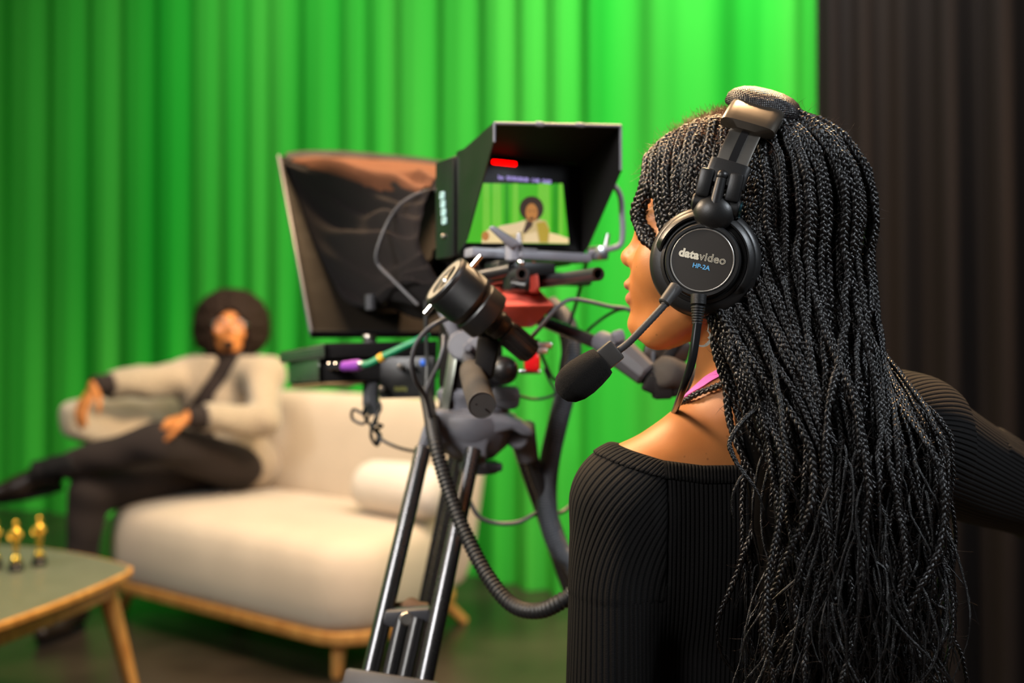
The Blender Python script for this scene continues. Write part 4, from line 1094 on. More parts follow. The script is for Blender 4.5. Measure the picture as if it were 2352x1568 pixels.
# ------------------------------------------------------------------ fluid head with two pan bars
fh = empty('fluid_head', tuple(P(1085,945,1.40)), 'black fluid head with foam-gripped pan bars on top of the tripod', 'tripod head')
b0 = P(1085,955,1.40); d_ax = Vector((-.355,.935,0)); d_s = Vector((.935,.355,0))
hm_ = Matrix((d_s, d_ax, UP)).transposed().to_4x4(); hm_.translation = b0
MB().lathe([(0,-.004),(.050,-.004),(.052,0),(.052,.010),(.047,.014),(.047,.022),(.050,.026),(.050,.034),(.044,.040),(0,.040)], Matrix.Translation(b0), 48).build('pan_base', M['charcoal_cast'], fh, 40)
hb_ = MB(); hb_.box((0,.01,.078), (.072,.085,.085), hm_, .008); hb_.box((0,.01,.128), (.060,.11,.022), hm_, .006)
hb_.build('housing', M['matte_black'], fh, 40)
sd_ = pxprism([(1132,886),(1190,890),(1196,905),(1192,935),(1176,942),(1138,936),(1128,910)], 1.335, .06, .005)
for yy in (898,906,914): sd_.box(tuple(P(1164,yy,1.334)), (.026,.003,.002), None, .0008)
sd_.build('drag_housing', M['grey_plastic'], fh, 40)
MB().ball(P(1157,850,1.33), .0195, None, 32, 18).build('drag_knob', M['black_plastic'], fh, 180)
pl_ = MB(); pl_.hexa([P(1010,940,1.36),P(1030,942,1.35),P(1034,942,1.44),P(1014,940,1.45),P(1032,800,1.36),P(1054,796,1.35),P(1056,796,1.44),P(1036,800,1.45)], .003); pl_.build('side_plate', M['dark_green_metal'], fh, 40)
rs = MB(); rs.cyl(P(1062,792,1.345), P(1075,806,1.40), .021, .021, 28, bev=.003); rs.cyl(P(1092,792,1.34), P(1104,800,1.385), .012, .012, 20, bev=.003); rs.cyl(P(1074,797,1.33), P(1077,800,1.35), .006, .006, 16, bev=.001)
rs.box((0,0,0), (.016,.030,.07), frame(P(1042,760,1.37), P(1062,800,1.37)-P(1028,730,1.37)), .004); rs.build('pan_bar_rosette', M['charcoal_cast'], fh, 40)
pf = MB(); pf.box((.01,.0,.150), (.085,.14,.016), hm_, .004); pf.box((.01,.0,.165), (.060,.12,.014), hm_, .004); pf.build('tilt_platform', M['matte_black'], fh, 40)
qr = MB(); qr.box(tuple(P(1240,793,1.375)), (.034,.02,.010), None, .003); qr.box(tuple(P(1234,806,1.372)), (.028,.02,.008), None, .002); qr.build('release_plate', M['silver'], fh, 40)
MB().box(tuple(P(1217,853,1.375)), (.030,.02,.006), None, .002).build('release_plate', M['silver'], fh, 40)
MB().box(tuple(P(1222,832,1.37)), (.022,.024,.026), None, .006).build('release_lever', M['red_gloss'], fh, 40, 'glossy red release lever')
pb = MB(); pb.tube(spline([P(1080,800,1.37),P(1076,822,1.34),P(1079,842,1.27),P(1083,852,1.25)], 6), .0095, 16); pan1 = pb.build('pan_bar', M['rod_black'], fh, 60)
g0, g1 = P(1080,846,1.262), P(1107,930,1.120); Lg = (g1-g0).length; gm = frame(g0, g1-g0)
gp = MB(); gp.lathe([(0,0),(.0105,.001),(.0135,.006),(.0150,.020),(.0158,.05),(.0162,.09),(.0162,Lg-.004),(.0150,Lg),(.0148,Lg)], gm, 48); gp.build('foam_grip', M['foam_grey'], pan1, 180)
ge = MB(); ge.lathe([(0,Lg+.0002),(.0145,Lg+.0002),(.0149,Lg+.0011),(.0156,Lg+.0009),(.0160,Lg-.001)], gm, 48); ge.build('grip_end', mat('grip_end_grey', (.045,.040,.037), .7, bump=.3, bscale=900), pan1, 40)
gh = MB()
for x, y in ((1094,928),(1116,940)): gh.cyl(P(x,y,1.1185), P(x,y,1.125), .0010, .0010, 12)
gh.build('grip_hole', M['screen_black'], pan1, 40)
# far pan bar, running to the right hand
MB().cyl(P(1236,733,1.43), P(1412,803,1.305), .0088, .0092, 20).build('pan_bar', M['rod_black'], fh, 40)
cl = MB(); cl.cyl(P(1378,783,1.325), P(1424,806,1.285), .0150, .0160, 24, bev=.003); cl.box((0,0,0), (.020,.016,.016), frame(P(1420,772,1.28), (1,0,.3)), .004); cl.cyl(P(1420,774,1.28), P(1412,796,1.29), .005, .005, 14)
cl.build('bar_clamp', M['charcoal_cast'], fh, 40)
kj = MB(); k0, k1 = P(1424,808,1.282), P(1488,862,1.262); kj.cyl(k0, k1, .0205, .0165, 10, bev=.003)
kj.cyl(P(1488,862,1.262), P(1506,872,1.258), .0035, .0035, 12); kj.build('joint_knob', M['grey_plastic'], fh, 25)
dk = MB(); 
for x, y, s_, in ((1500,884,.022),(1520,892,.024),(1535,872,.020),(1500,868,.014),(1545,895,.016)): dk.box((0,0,0), (s_,s_,s_*1.1), Matrix.Translation(P(x,y,1.258)) @ Matrix.Rotation(.5+x, 4, 'Y'), .004)
dk.cyl(P(1500,868,1.26), P(1560,780,1.275), .0075, .0075, 14); dk.build('grip_bracket', M['matte_black'], fh, 40)
pxprism([(1466,852),(1490,770),(1560,758),(1590,790),(1580,830),(1540,850),(1508,874)], 1.285, .018, .004).build('controller_plate', mat('brown_black_plate', (.028,.020,.015), .4), fh, 40)
h0, h1 = P(1518,850,1.245), Vector((.335,1.40,.985)); Lh = (h1-h0).length
MB().lathe([(0,0),(.016,.0015),(.0200,.006),(.0212,.014),(.0215,Lh-.012),(.019,Lh),(0,Lh)], frame(h0, h1-h0), 40).build('foam_grip', M['foam_grey'], fh, 180)

# ------------------------------------------------------------------ handwheel lens control on the near bar
T0, Bt = P(1019,641,1.168), P(1222,812,1.208); axw = T0-Bt; Lw = axw.length; wm = frame(Bt, axw, (1,0,1))
hw = empty('lens_control', tuple(Bt), 'black handwheel lens control with chrome pins clamped above the near pan bar', 'lens control')
gr = MB(); prf = []
gr.lathe([(0,0),(.0118,0),(.0132,.002),(.0140,.020),(.0146,.044),(.0125,.046),(.0125,.0475),(0,.0475)], wm, 40)
for k in range(12):
    a = 2*PI*k/12; gr.box((0,0,0), (.0035,.0022,.036), wm @ Matrix.Rotation(a, 4, 'Z') @ Matrix.Translation((.0142,0,.022)), .001)
gr.build('fluted_grip', M['black_plastic'], hw, 35)
MB().lathe([(0,.0475),(.0150,.0475),(.0162,.049),(.0162,.056),(.0172,.057),(.0172,.060),(.0165,.061),(.0165,.068),(.028,.069),(.0312,.071),(.0318,.074),(.0318,.092),(.0300,.094),(.0300,.097),(0,.097)], wm, 64).build('body', M['black_plastic'], hw, 35)
wh = MB(); pr = [(0,.0965),(.030,.0965),(.0320,.0985),(.0330,.102)]
z_ = .104
while z_ < Lw-.008:
    pr += [(.0334,z_),(.0327,z_+.0006)]; z_ += .0013
pr += [(.0334,Lw-.006),(.0332,Lw-.002),(.0318,Lw),(.0290,Lw-.0002),(.0285,Lw-.0010)]
wh.lathe(pr, wm, 72); wheel = wh.build('handwheel', M['black_plastic'], hw, 30)
MB().lathe([(0,Lw-.0055),(.0287,Lw-.0055),(.0287,Lw-.0035),(0,Lw-.0035)], wm, 64).build('wheel_recess', mat('recess_dark', (.03,.035,.02), .3), wheel, 30)
MB().lathe([(.0205,Lw-.0040),(.0205,Lw-.0005),(.0286,Lw-.0003),(.0292,Lw-.0012),(.0292,Lw-.0040)], wm, 64).build('wheel_face', mat('satin_face', (.42,.38,.32), .35, metal=.5), wheel, 30)
sp_ = MB()
for a in (.5, .5+PI): sp_.box((0,0,0), (.021,.0075,.003), wm @ Matrix.Translation((0,0,Lw-.0018)) @ Matrix.Rotation(a, 4, 'Z') @ Matrix.Translation((.0105,0,0)), .001)
sp_.cyl(wm @ Vector((0,0,Lw-.003)), wm @ Vector((0,0,Lw+.0008)), .006, .005, 20, bev=.001); sp_.build('wheel_spoke', M['brushed_steel'], wheel, 30)
ra = (P(1105,586,1.168)-P(1075,612,1.168)); axn = axw.normalized(); ra = (ra-axn*ra.dot(axn)).normalized()
cz = Bt+axn*(Lw-.016)
MB().cyl(cz+ra*.031, cz+ra*.050, .0034, .0034, 20, bev=.0008).build('pin', M['chrome'], wheel, 30)
cz2 = Bt+axn*(Lw-.010); MB().cyl(cz2-ra*.031, cz2-ra*.046, .0034, .0034, 20, bev=.0008).build('pin', M['chrome'], wheel, 30)
ca = MB(); ca.hexa([P(1086,868,1.235),P(1128,872,1.225),P(1132,872,1.262),P(1092,868,1.27),P(1096,772,1.215),P(1150,776,1.205),P(1154,776,1.24),P(1100,772,1.25)], .005)
ca.hexa([P(1096,790,1.225),P(1150,792,1.215),P(1152,792,1.24),P(1100,790,1.245),P(1098,742,1.205),P(1146,752,1.200),P(1150,752,1.235),P(1102,742,1.24)], .005); ca.build('clamp_arm', M['matte_black'], hw, 40)
MB().cyl(P(1094,757,1.186), P(1093,757,1.18), .0022, .0022, 12).build('indicator_light', mat('red_dot', (.5,.0,.01), .3, emit=(1,0,.05), estr=.6), hw, 40)

# ------------------------------------------------------------------ camera, rods, red bracket
vc = empty('video_camera', tuple(P(1090,600,1.50)), 'black video camera almost hidden between the monitor and the prompter shroud', 'camera')
vm = Matrix((d_s, d_ax, UP)).transposed().to_4x4(); vm.translation = Vector((-.055,1.52,1.185))
b_ = MB(); b_.box((0,0,0), (.10,.15,.085), vm, .008); b_.box((0,.0,.046), (.06,.10,.012), vm, .004); b_.build('body', M['matte_black'], vc, 40)
b_ = MB(); b_.cyl(vm @ Vector((0,.07,0)), vm @ Vector((0,.16,0)), .040, .043, 40, bev=.003); b_.build('lens', M['black_gloss'], vc, 40)
b_ = MB(); b_.box((0,-.078,.012), (.05,.012,.030), vm, .004); b_.box((.03,-.078,-.02), (.02,.008,.012), vm, .002); b_.build('rear_panel', M['grey_plastic'], vc, 40)
rd = empty('rod_support', tuple(P(1200,640,1.35)), 'pair of black support rods with hollow ends beside the red bracket', 'rod support')
dr = Vector((-.36,.93,0)).normalized()
e1 = P(1374,629,1.20); MB().pipe(e1, e1+dr*.50, .0084, .0056, 28).build('rod', M['rod_black'], rd, 40)
e2 = P(1199,629,1.262); MB().pipe(e2, e2+dr*.42, .0084, .0056, 28).build('rod', M['rod_black'], rd, 40)
rc = MB(); rc.box((0,0,0), (.030,.030,.030), frame(P(1186,644,1.30), UP, d_s), .005); rc.cyl(P(1176,652,1.275), P(1212,656,1.268), .0068, .0068, 18, bev=.0015); rc.box((0,0,0), (.15,.03,.018), frame(P(1240,640,1.40), UP, d_s), .004)
rc.cyl(P(1180,655,1.262), P(1180,655,1.27), .003, .003, 12)
rc.build('rod_clamp', M['black_plastic'], rd, 40)
rb_ = MB()
v = [P(1138,702,1.285),P(1277,700,1.285),P(1240,662,1.385),P(1118,645,1.385),P(1190,752,1.335),P(1224,752,1.335),P(1226,748,1.375),P(1188,748,1.375)]
rb_.hexa([v[4],v[5],v[6],v[7],v[0],v[1],v[2],v[3]], .004)
pxprism([(1214,672),(1217,606),(1221,599),(1229,599),(1233,606),(1241,674)], 1.325, .03, .003, rb_)
o = rb_.build('camera_bracket', M['red_plastic'], None, 30); tag(o, 'bright red moulded bracket with an upright fin below the monitor', 'bracket')

# ------------------------------------------------------------------ field monitor with sun hood
MA = math.radians(30); mr_ = Vector((math.cos(MA), math.sin(MA), 0)); mn = Vector((math.sin(MA), -math.cos(MA), 0)); MO = Vector((-.0655,1.33,0))
mon = empty('field_monitor', tuple(MO+Vector((0,0,1.19))), 'camera-top field monitor in a black sun hood showing the seated man', 'monitor')
def MW(u, z, n=0.): return MO+mr_*u+Vector((0,0,z))+mn*n
mm = Matrix((mr_, mn, UP)).transposed().to_4x4(); mm.translation = MO
TILT = .010
MB().box((.095,-.045,1.262), (.195,.07,.145), mm, .012, 3).build('back_shell', M['matte_black'], mon, 40)
fb_ = MB(); fb_.box((.095,-.006,1.262), (.192,.014,.142), mm, .005); fb_.build('bezel', M['screen_black'], mon, 40)
lipb = MB(); lipb.box((.098,.010,1.198), (.192,.026,.013), mm, .003); lipb.box((.075,.0135,1.2045), (.055,.021,.004), mm, .0015); lipb.build('lower_lip', M['bar_grey'], mon, 40)
sb = MB(); sb.box((-.0035,-.045,1.262), (.004,.058,.135), mm, .0018); sb.build('side_panel', M['black_gloss'], mon, 40)
for k in range(4):
    z = 1.281-.0118*k; kb = MB().box((-.0063,-.050+.002*k,z), (.0022,.013,.0098), mm, .001).build('key_button', M['key'], mon, 40)
    MB().box((-.0076,-.050+.002*k,z), (.0005,.006,.0012), mm, 0).box((-.0076,-.050+.002*k,z+.0025), (.0005,.005,.001), mm, 0).build('key_mark', M['key_print'], kb, 40)
MB().cyl(MW(-.006,1.224,-.046), MW(-.0095,1.224,-.046), .0035, .003, 16, bev=.0008).build('side_screw', M['brushed_steel'], mon, 40)
def plate(pts, th, off):
    """thin plate through four or more 3-D points, thickened along off"""
    o = Vector(off).normalized()*th; m = MB(); n = len(pts)
    m.add([Vector(p) for p in pts]+[Vector(p)+o for p in pts], [tuple(range(n))[::-1], tuple(range(n, 2*n))]+[(i, (i+1) % n, n+(i+1) % n, n+i) for i in range(n)]); return m
TLb, TRb = MW(.0,1.335,.002), MW(.192,1.335,.002); TLf, TRf = MW(-.002,1.354,.090), MW(.194,1.372,.090)
hl = plate([MW(0,1.194,-.016), MW(0,1.335,-.016), TLb, TLf, MW(-.001,1.331,.088), MW(0,1.215,.014)], .0018, -mr_); hl.build('hood_flap', M['hood'], mon, 30)
hr_ = plate([MW(.192,1.194,-.016), MW(.192,1.335,-.016), TRb, TRf, MW(.194,1.312,.090), MW(.192,1.215,.014)], .0018, mr_); hr_.build('hood_flap', M['matte_black'], mon, 30)
plate([MW(0,1.335,-.016), MW(.192,1.335,-.016), TRb, TRf, TLf, TLb], .0018, UP).build('hood_top', M['matte_black'], mon, 30)
hlp = MB(); hlp.tube([TLf, TRf], .0022, 8); hlp.tube([TLf, MW(-.001,1.331,.088)], .0018, 8); hlp.tube([TRf, MW(.194,1.312,.090)], .0018, 8)
hlp.box((0,0,0), (.012,.006,.007), Matrix.Translation(TLf.lerp(TRf,.34)) @ mm.to_3x3().to_4x4(), .002); hlp.box((0,0,0), (.014,.006,.006), Matrix.Translation(TLf.lerp(TRf,.66)) @ mm.to_3x3().to_4x4(), .002); hlp.build('hood_hem', M['bar_grey'], mon, 60)
MB().box((.062,.0025,1.3235), (.038,.004,.0060), mm, .0025).build('tally_light', M['tally'], mon, 60, 'glowing red bar light')
gb = spline([MW(.196,1.315,.035),P(1421,440,1.405),P(1429,500,1.405),P(1430,538,1.405),P(1424,562,1.405),P(1400,572,1.405),P(1352,580,1.41)], 8)
MB().tube(gb, .0042, 12).build('guard_bar', M['bar_grey'], mon, 60)
fr_ = MB(); fr_.box((.205,.02,1.205), (.020,.030,.020), mm, .004); fr_.cyl(MW(.21,1.21,.03), MW(.213,1.232,.034), .004, .003, 14); fr_.build('bar_mount', M['silver'], mon, 40)
# picture on the screen: flat shapes just in front of the glass
def SCR(px, py, layer=0):
    o = Vector((0,0,CAMZ)); d = P(px,py,1)-o; p0 = MW(0,1.2,.0013+.0002*layer); t = (p0-o).dot(mn)/d.dot(mn); return o+d*t
def emis(name, c, s=1.): return mat(name, tuple(x*.3 for x in c), .3, emit=c, estr=s, var=.05)
SCM = [emis('screen_green', (.055,.40,.008)), emis('screen_green_light', (.14,.48,.03)), emis('screen_green_dark', (.02,.26,.004)), emis('screen_hair', (.035,.018,.010)), emis('screen_skin', (.42,.17,.04)), emis('screen_jacket', (.50,.37,.17)), emis('screen_jacket_shade', (.38,.27,.03)), emis('screen_shirt', (.055,.030,.022)), emis('screen_sofa', (.75,.57,.28)), emis('screen_text', (.40,.32,.75)), M['screen_black'], emis('screen_light_jacket', (.66,.50,.28))]
sc = MB()
def poly(pts, mi, layer): sc.add([SCR(x,y,layer) for x,y in pts], [tuple(range(len(pts)))], mi)
def blob(cx, cy, rx, ry, mi, layer, n=20): poly([(cx+rx*math.cos(2*PI*k/n), cy+ry*math.sin(2*PI*k/n)) for k in range(n)], mi, layer)
scr_b = MB(); scr_b.add([SCR(1070,402,-2),SCR(1325,408,-2),SCR(1332,572,-2),SCR(1062,572,-2)], [(0,1,2,3)])
poly([(1085,420),(1293,424),(1307,560),(1070,557)], 0, 0)
for x0, x1, mi in ((1110,1124,1),(1132,1150,1),(1160,1168,2),(1178,1190,1),(1236,1262,1),(1270,1282,2),(1284,1292,1)): poly([(x0,421),(x1,421),(x1+2,558),(x0-2,558)], mi, 1)
poly([(1106,557),(1107,540),(1120,530),(1160,520),(1206,505),(1226,500),(1254,507),(1262,525),(1261,558)], 5, 3)
poly([(1256,558),(1262,534),(1280,538),(1306,547),(1306,559)], 8, 2)
poly([(1106,558),(1108,538),(1122,526),(1134,534),(1150,545),(1160,558)], 8, 4); blob(1115,542,9,11,4,5)
poly([(1128,530),(1150,518),(1185,512),(1204,506),(1208,530),(1180,538),(1150,536)], 11, 5)
poly([(1200,534),(1210,508),(1226,503),(1222,520),(1206,536)], 7, 6); poly([(1232,512),(1252,508),(1262,528),(1258,556),(1240,556),(1236,534)], 6, 6)
poly([(1206,538),(1232,532),(1238,557),(1202,557)], 11, 5)
blob(1221,479,28,29,3,6); blob(1221,488,14,21,4,7); blob(1221,502,6,3.,3,8); poly([(1213,483),(1219,483),(1219,485),(1213,485)], 3, 8); poly([(1224,483),(1230,483),(1230,485),(1224,485)], 3, 8)
pic = sc.build('screen', SCM, mon, 30); 
scr_b.build('screen_glass', M['screen_black'], pic, 30)
tpos = SCR(1206,416.5,1); tm_ = Matrix((mr_, UP, mn)).transposed().to_4x4(); tm_.translation = tpos
text_mesh('screen_lettering', 'Iso  00:00:00:00  1/48  5600', .0076, tm_, SCM[9], pic, offset=.0002, extrude=.00001)
# monitor mount with lever
mt = empty('monitor_mount', tuple(P(1196,600,1.29)), 'dark grey tilting mount with a lever under the monitor', 'mount')
lv = MB(); lv.hexa([P(1120,524,1.265),P(1132,520,1.262),P(1134,516,1.275),P(1122,520,1.278),P(1172,574,1.275),P(1196,562,1.272),P(1198,556,1.29),P(1176,566,1.292)], .003)
lv.build('lever', M['bar_grey'], mt, 40)
ps = MB(); ps.hexa([P(1186,592,1.285),P(1204,592,1.28),P(1204,592,1.31),P(1188,592,1.31),P(1184,536,1.285),P(1194,530,1.28),P(1196,530,1.30),P(1188,536,1.305)], .003); ps.cyl(P(1178,600,1.29), P(1178,560,1.29), .010, .010, 20, bev=.002); ps.build('post', M['bar_grey'], mt, 40)
kb_ = MB(); kb_.ball(P(1197,603,1.272), .0052); kb_.build('ball_stud', M['chrome'], mt, 180)
bs = MB(); bs.box((0,0,0), (.09,.04,.018), frame(P(1195,618,1.335), UP, mr_), .004); bs.cyl(P(1100,632,1.32), P(1175,618,1.29), .0075, .0085, 18); bs.build('mount_plate', M['black_plastic'], mt, 40)

# ------------------------------------------------------------------ prompter
pr_ = empty('teleprompter', tuple(P(850,930,1.56)), 'teleprompter with a slanted black glass frame and draped black cloth shroud', 'teleprompter')
s_dir = Vector((.94,.35,0)).normalized(); BL = P(715,770,1.65); TLp = P(640,364,2.04); fu = (TLp-BL); fw = .37
pn_ = s_dir.cross(fu).normalized()
if pn_.y > 0: pn_ = -pn_                       # towards the operator
fmx = Matrix((s_dir, fu.normalized(), pn_)).transposed().to_4x4(); fmx.translation = BL
FHt = fu.length
bp2 = MB(); bp2.box((fw/2,FHt/2,0), (fw-.01,FHt-.01,.008), fmx, .002); bp2.build('back_panel', M['dark_brown_panel'], pr_, 40)
fg_ = MB(); fg_.box((-.001,FHt/2,.004), (.004,FHt,.012), fmx, .0015); fg_.build('frame_edge', M['bar_grey'], pr_, 40, 'pale grey front edge of the frame')
fe = MB()
fe.box((.004,FHt/2,.0), (.006,FHt,.016), fmx, .003); fe.box((fw-.004,FHt/2,0), (.006,FHt,.016), fmx, .003); fe.box((fw/2,.004,0), (fw,.006,.016), fmx, .003); fe.box((fw/2,FHt-.004,0), (fw,.006,.016), fmx, .003)
fe.build('glass_frame', M['matte_black'], pr_, 40)
def on_frame(px, py, off=.012):
    o = Vector((0,0,CAMZ)); d = P(px,py,1)-o; p0 = BL+pn_*off; return o+d*((p0-o).dot(pn_)/d.dot(pn_))
edge = [(1050,392),(980,378),(880,368),(760,360),(655,366),(664,392),(684,450),(708,520),(738,592),(768,650),(794,690),(830,704),(872,706),(930,700)]
ee = spline([on_frame(x,y) for x,y in edge], 9)
LC = P(1062,535,1.455); ring = []
for k in range(len(ee)):
    u = k/(len(ee)-1); a = math.radians(75+190*u); r = .082*(1+.03*math.sin(23*u))
    ring.append(LC+d_s*(r*math.cos(a))*.8+UP*(r*math.sin(a)))
rows = 26; rings = []
for j in range(rows+1):
    v = j/rows; row = []
    for k, (a, b) in enumerate(zip(ee, ring)):
        u = k/(len(ee)-1); p = a.lerp(b, v); w = math.sin(PI*v)
        tuck = max(0., 1-abs(v-.80)/.22)
        sag = -.030*w*(1-.6*abs(2*u-1)); fold = w*.020*math.sin(2*PI*(3.6*u+.55*v))*(.25 if u < .25 else 1)+w*.009*math.sin(2*PI*(8.3*u-.8*v)+1)*(0.2 if u < .25 else 1)+tuck*.013*math.sin(2*PI*11*u+1.8*math.sin(11*v))
        inward = (a-LC).normalized()
        row.append(p+UP*(sag*(1 if u > .3 else .5))+(pn_*.7+Vector((-.45,-.2,.2)))*fold)
    rings.append(row)
sh = MB(); n_ = len(ee)
sh.v = [p for r in rings for p in r]
for j in range(rows):
    for k in range(n_-1): sh.f.append([j*n_+k, j*n_+k+1, (j+1)*n_+k+1, (j+1)*n_+k]); sh.mi.append(0)
shr = sh.build('cloth_shroud', M['black_cloth'], pr_, 180)
md = shr.modifiers.new('thick', 'SOLIDIFY'); md.thickness = .0015
tm = MB(); tid = {}  # extra cloth layer, its brown is painted warm light from above
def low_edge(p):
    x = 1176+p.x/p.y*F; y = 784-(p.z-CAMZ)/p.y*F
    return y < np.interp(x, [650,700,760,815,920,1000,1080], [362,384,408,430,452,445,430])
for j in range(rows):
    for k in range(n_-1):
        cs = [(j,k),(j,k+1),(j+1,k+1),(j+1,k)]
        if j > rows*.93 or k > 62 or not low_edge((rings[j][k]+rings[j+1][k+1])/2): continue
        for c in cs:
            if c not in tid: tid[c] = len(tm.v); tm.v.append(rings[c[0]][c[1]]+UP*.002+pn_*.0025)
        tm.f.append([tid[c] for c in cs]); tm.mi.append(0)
tm.build('shroud_lit_top', M['warm_lit_cloth'], shr, 180, 'upper side of the shroud, warm light painted as brown')
hem = MB(); rg = []
for k in range(0, 37): 
    p = ee[k]; q = p-fu.normalized()*.036; rg.append([p+pn_*.006, p+pn_*.012+UP*.003, q+pn_*.022+pn_*.002*math.sin(k), q+pn_*.014])
hem.loft(rg).build('shroud_hem', M['matte_black'], shr, 60)
po = MB(); po.cyl(P(850,772,1.585), P(848,932,1.56), .0105, .0105, 20, bev=.001); po.cyl(P(852,676,1.60), P(852,712,1.60), .0095, .0095, 18, bev=.001); po.box((0,0,0), (.016,.03,.085), Matrix.Translation(P(858,890,1.56)), .003); po.build('support_post', M['grey_plastic'], pr_, 40)
pc = MB(); pc.cyl(P(848,768,1.583), P(848,782,1.583), .0112, .0112, 20, bev=.001); pc.ball(P(856,805,1.565), .0065); pc.build('post_collar', M['brushed_steel'], pr_, 60)
MB().ball(P(881,693,1.62), (.006,.003,.005)).build('frame_screw', M['brushed_steel'], pr_, 60)
# signal box and the smaller unit below it
sg = empty('signal_box', tuple(P(830,885,1.55)), 'flat black signal box with green sheen mounted under the teleprompter', 'signal box')
m_ = MB(); m_.hexa([P(668,884,1.62),P(735,878,1.52),P(1005,868,1.56),P(905,882,1.72),P(665,822,1.62),P(733,818,1.52),P(1005,812,1.56),P(905,826,1.72)], .002); m_.build('chassis', M['matte_black'], sg, 40)
m_ = MB(); m_.hexa([P(644,834,1.62),P(746,822,1.50),P(1005,816,1.55),P(900,828,1.74),P(643,808,1.62),P(746,788,1.5),P(1005,782,1.55),P(900,800,1.74)], .002); m_.build('cover', M['matte_black'], sg, 40)
m_ = MB(); m_.hexa([P(664,880,1.612),P(732,875,1.512),P(734,875,1.522),P(668,880,1.622),P(664,824,1.612),P(732,824,1.512),P(734,824,1.522),P(668,824,1.622)], .001)
for k in range(5): m_.tube([P(664,830+10*k,1.611), P(732,828+10*k,1.511)], .0012, 6)
m_.build('heat_sink', M['dark_green_metal'], sg, 40, 'ribbed side with green sheen')
m_ = MB(); m_.hexa([P(644,833,1.612),P(744,822,1.492),P(746,822,1.502),P(646,833,1.622),P(643,810,1.612),P(744,790,1.492),P(746,790,1.502),P(645,810,1.622)], .001)
for k in range(3): m_.tube([P(644,814+6*k,1.611), P(744,796+8*k,1.491)], .0012, 6)
m_.build('side_vent', M['dark_green_metal'], sg, 40)
m_ = MB(); m_.hexa([P(668,890,1.62),P(735,884,1.52),P(838,878,1.54),P(800,888,1.66),P(668,884,1.62),P(735,878,1.52),P(838,872,1.54),P(800,882,1.66)], .001); m_.build('base_plate', mat('tan_plate', (.42,.26,.11), .5), sg, 40)
for x in (760,776): MB().cyl(P(x,840,1.525), P(x,840,1.49), .0072, .0062, 16, bev=.001).build('connector', M['chrome'], sg, 40)
rx = empty('converter_box', tuple(P(930,915,1.52)), 'small black converter box with a blue port below the signal box', 'converter box')
m_ = MB(); m_.hexa([P(872,915,1.52),P(1000,912,1.50),P(1000,908,1.60),P(880,912,1.62),P(872,820,1.52),P(1000,818,1.50),P(1000,816,1.60),P(880,818,1.62)], .003); m_.build('case', M['black_plastic'], rx, 40)
MB().box(tuple(P(974,832,1.50)), (.012,.006,.009), None, .002).build('port', M['blue'], rx, 40, 'blue port')
m_ = MB()
for k in range(9): m_.box(tuple(P(908+5*k,893+random.uniform(-1,1),1.512)), (.0022,.004,.006), None, 0)
m_.build('panel_lettering', M['olive_print'], rx, 40, 'blurred olive lettering')
for x, y in ((877,893),(920,842),(948,842)): MB().cyl(P(x,y,1.515), P(x,y,1.495), .005, .004, 14, bev=.001).build('screw_knob', M['brushed_steel'], rx, 40)

# ------------------------------------------------------------------ cables
gc = MB().tube(spline([P(832,838,1.46),P(850,834,1.458),P(880,819,1.455),P(915,802,1.45),P(955,783,1.445),P(985,768,1.45)], 8), .0052, 14).build('video_cable', M['green_cable'], None, 60)
tag(gc, 'green video cable with a purple boot plugged into the signal box', 'cable')
MB().tube(spline([P(790,841,1.485),P(806,840,1.475),P(828,838,1.462)], 5), [.0075]*5+[.0085]*5+[.0075], 16).build('boot', M['purple'], gc, 60, 'purple boot')
MB().cyl(P(826,838,1.463), P(836,837,1.459), .0062, .0062, 16).build('ferrule', M['silver'], gc, 40)
MB().cyl(P(870,825,1.4565), P(881,818,1.4545), .0066, .0066, 16, bev=.001).build('marker_ring', M['yellow'], gc, 40, 'yellow marker ring')
cable('conduit_cable', [P(978,900,1.40),P(988,950,1.35),P(998,1010,1.30),P(1016,1080,1.28),P(1044,1165,1.26),P(1076,1240,1.24),P(1122,1325,1.21),P(1176,1388,1.18),P(1238,1402,1.15),P(1300,1374,1.13),P(1352,1336,1.14),(.135,1.20,.775),(.20,1.28,.62),(.245,1.34,.36),(.30,1.42,.08),(.42,1.60,.012),(.75,2.0,.011)], .0088, M['rubber'], 'thick ribbed black conduit looping from the tripod behind the woman', ridged=.10, seg=16)
cable('sleeved_cable', [P(1262,700,1.50),P(1296,735,1.48),P(1312,800,1.46),P(1304,880,1.45),P(1284,960,1.45),P(1264,1050,1.45),P(1256,1130,1.45),P(1262,1200,1.45),P(1286,1262,1.45),P(1330,1320,1.45),(.135,1.46,.60),(.15,1.49,.32),(.19,1.56,.06),(.32,1.78,.016),(.62,2.2,.0165)], .0150, mat('braided_sleeve', (.05,.055,.065), .4, bump=.8, bscale=500), 'fat braided cable sleeve hanging behind the right tripod leg', ridged=.03, seg=16, pitch=.004)
cable('loop_cable', [P(1214,782,1.26),P(1244,748,1.27),P(1280,706,1.28),P(1310,688,1.29),P(1350,692,1.30),P(1400,704,1.31),P(1446,712,1.32),P(1492,752,1.31),P(1500,812,1.285),P(1498,852,1.265)], .0028, M['cable_grey'], 'thin grey cable arching from the lens control towards the woman')
cable('loop_cable', [P(1336,776,1.38),P(1360,750,1.37),P(1398,722,1.35),P(1430,710,1.33),P(1475,716,1.32),P(1508,762,1.30),P(1512,806,1.285)], .0022, M['cable'], 'thin black cable rising from the far pan bar', )
cable('loop_cable', [P(1348,598,1.42),P(1338,640,1.43),P(1322,700,1.44),P(1304,760,1.44),P(1290,830,1.44),P(1284,868,1.44),P(1268,866,1.43),P(1246,820,1.41),P(1234,780,1.40)], .0026, M['cable'], 'thin dark cable hanging from under the monitor past the red bracket')
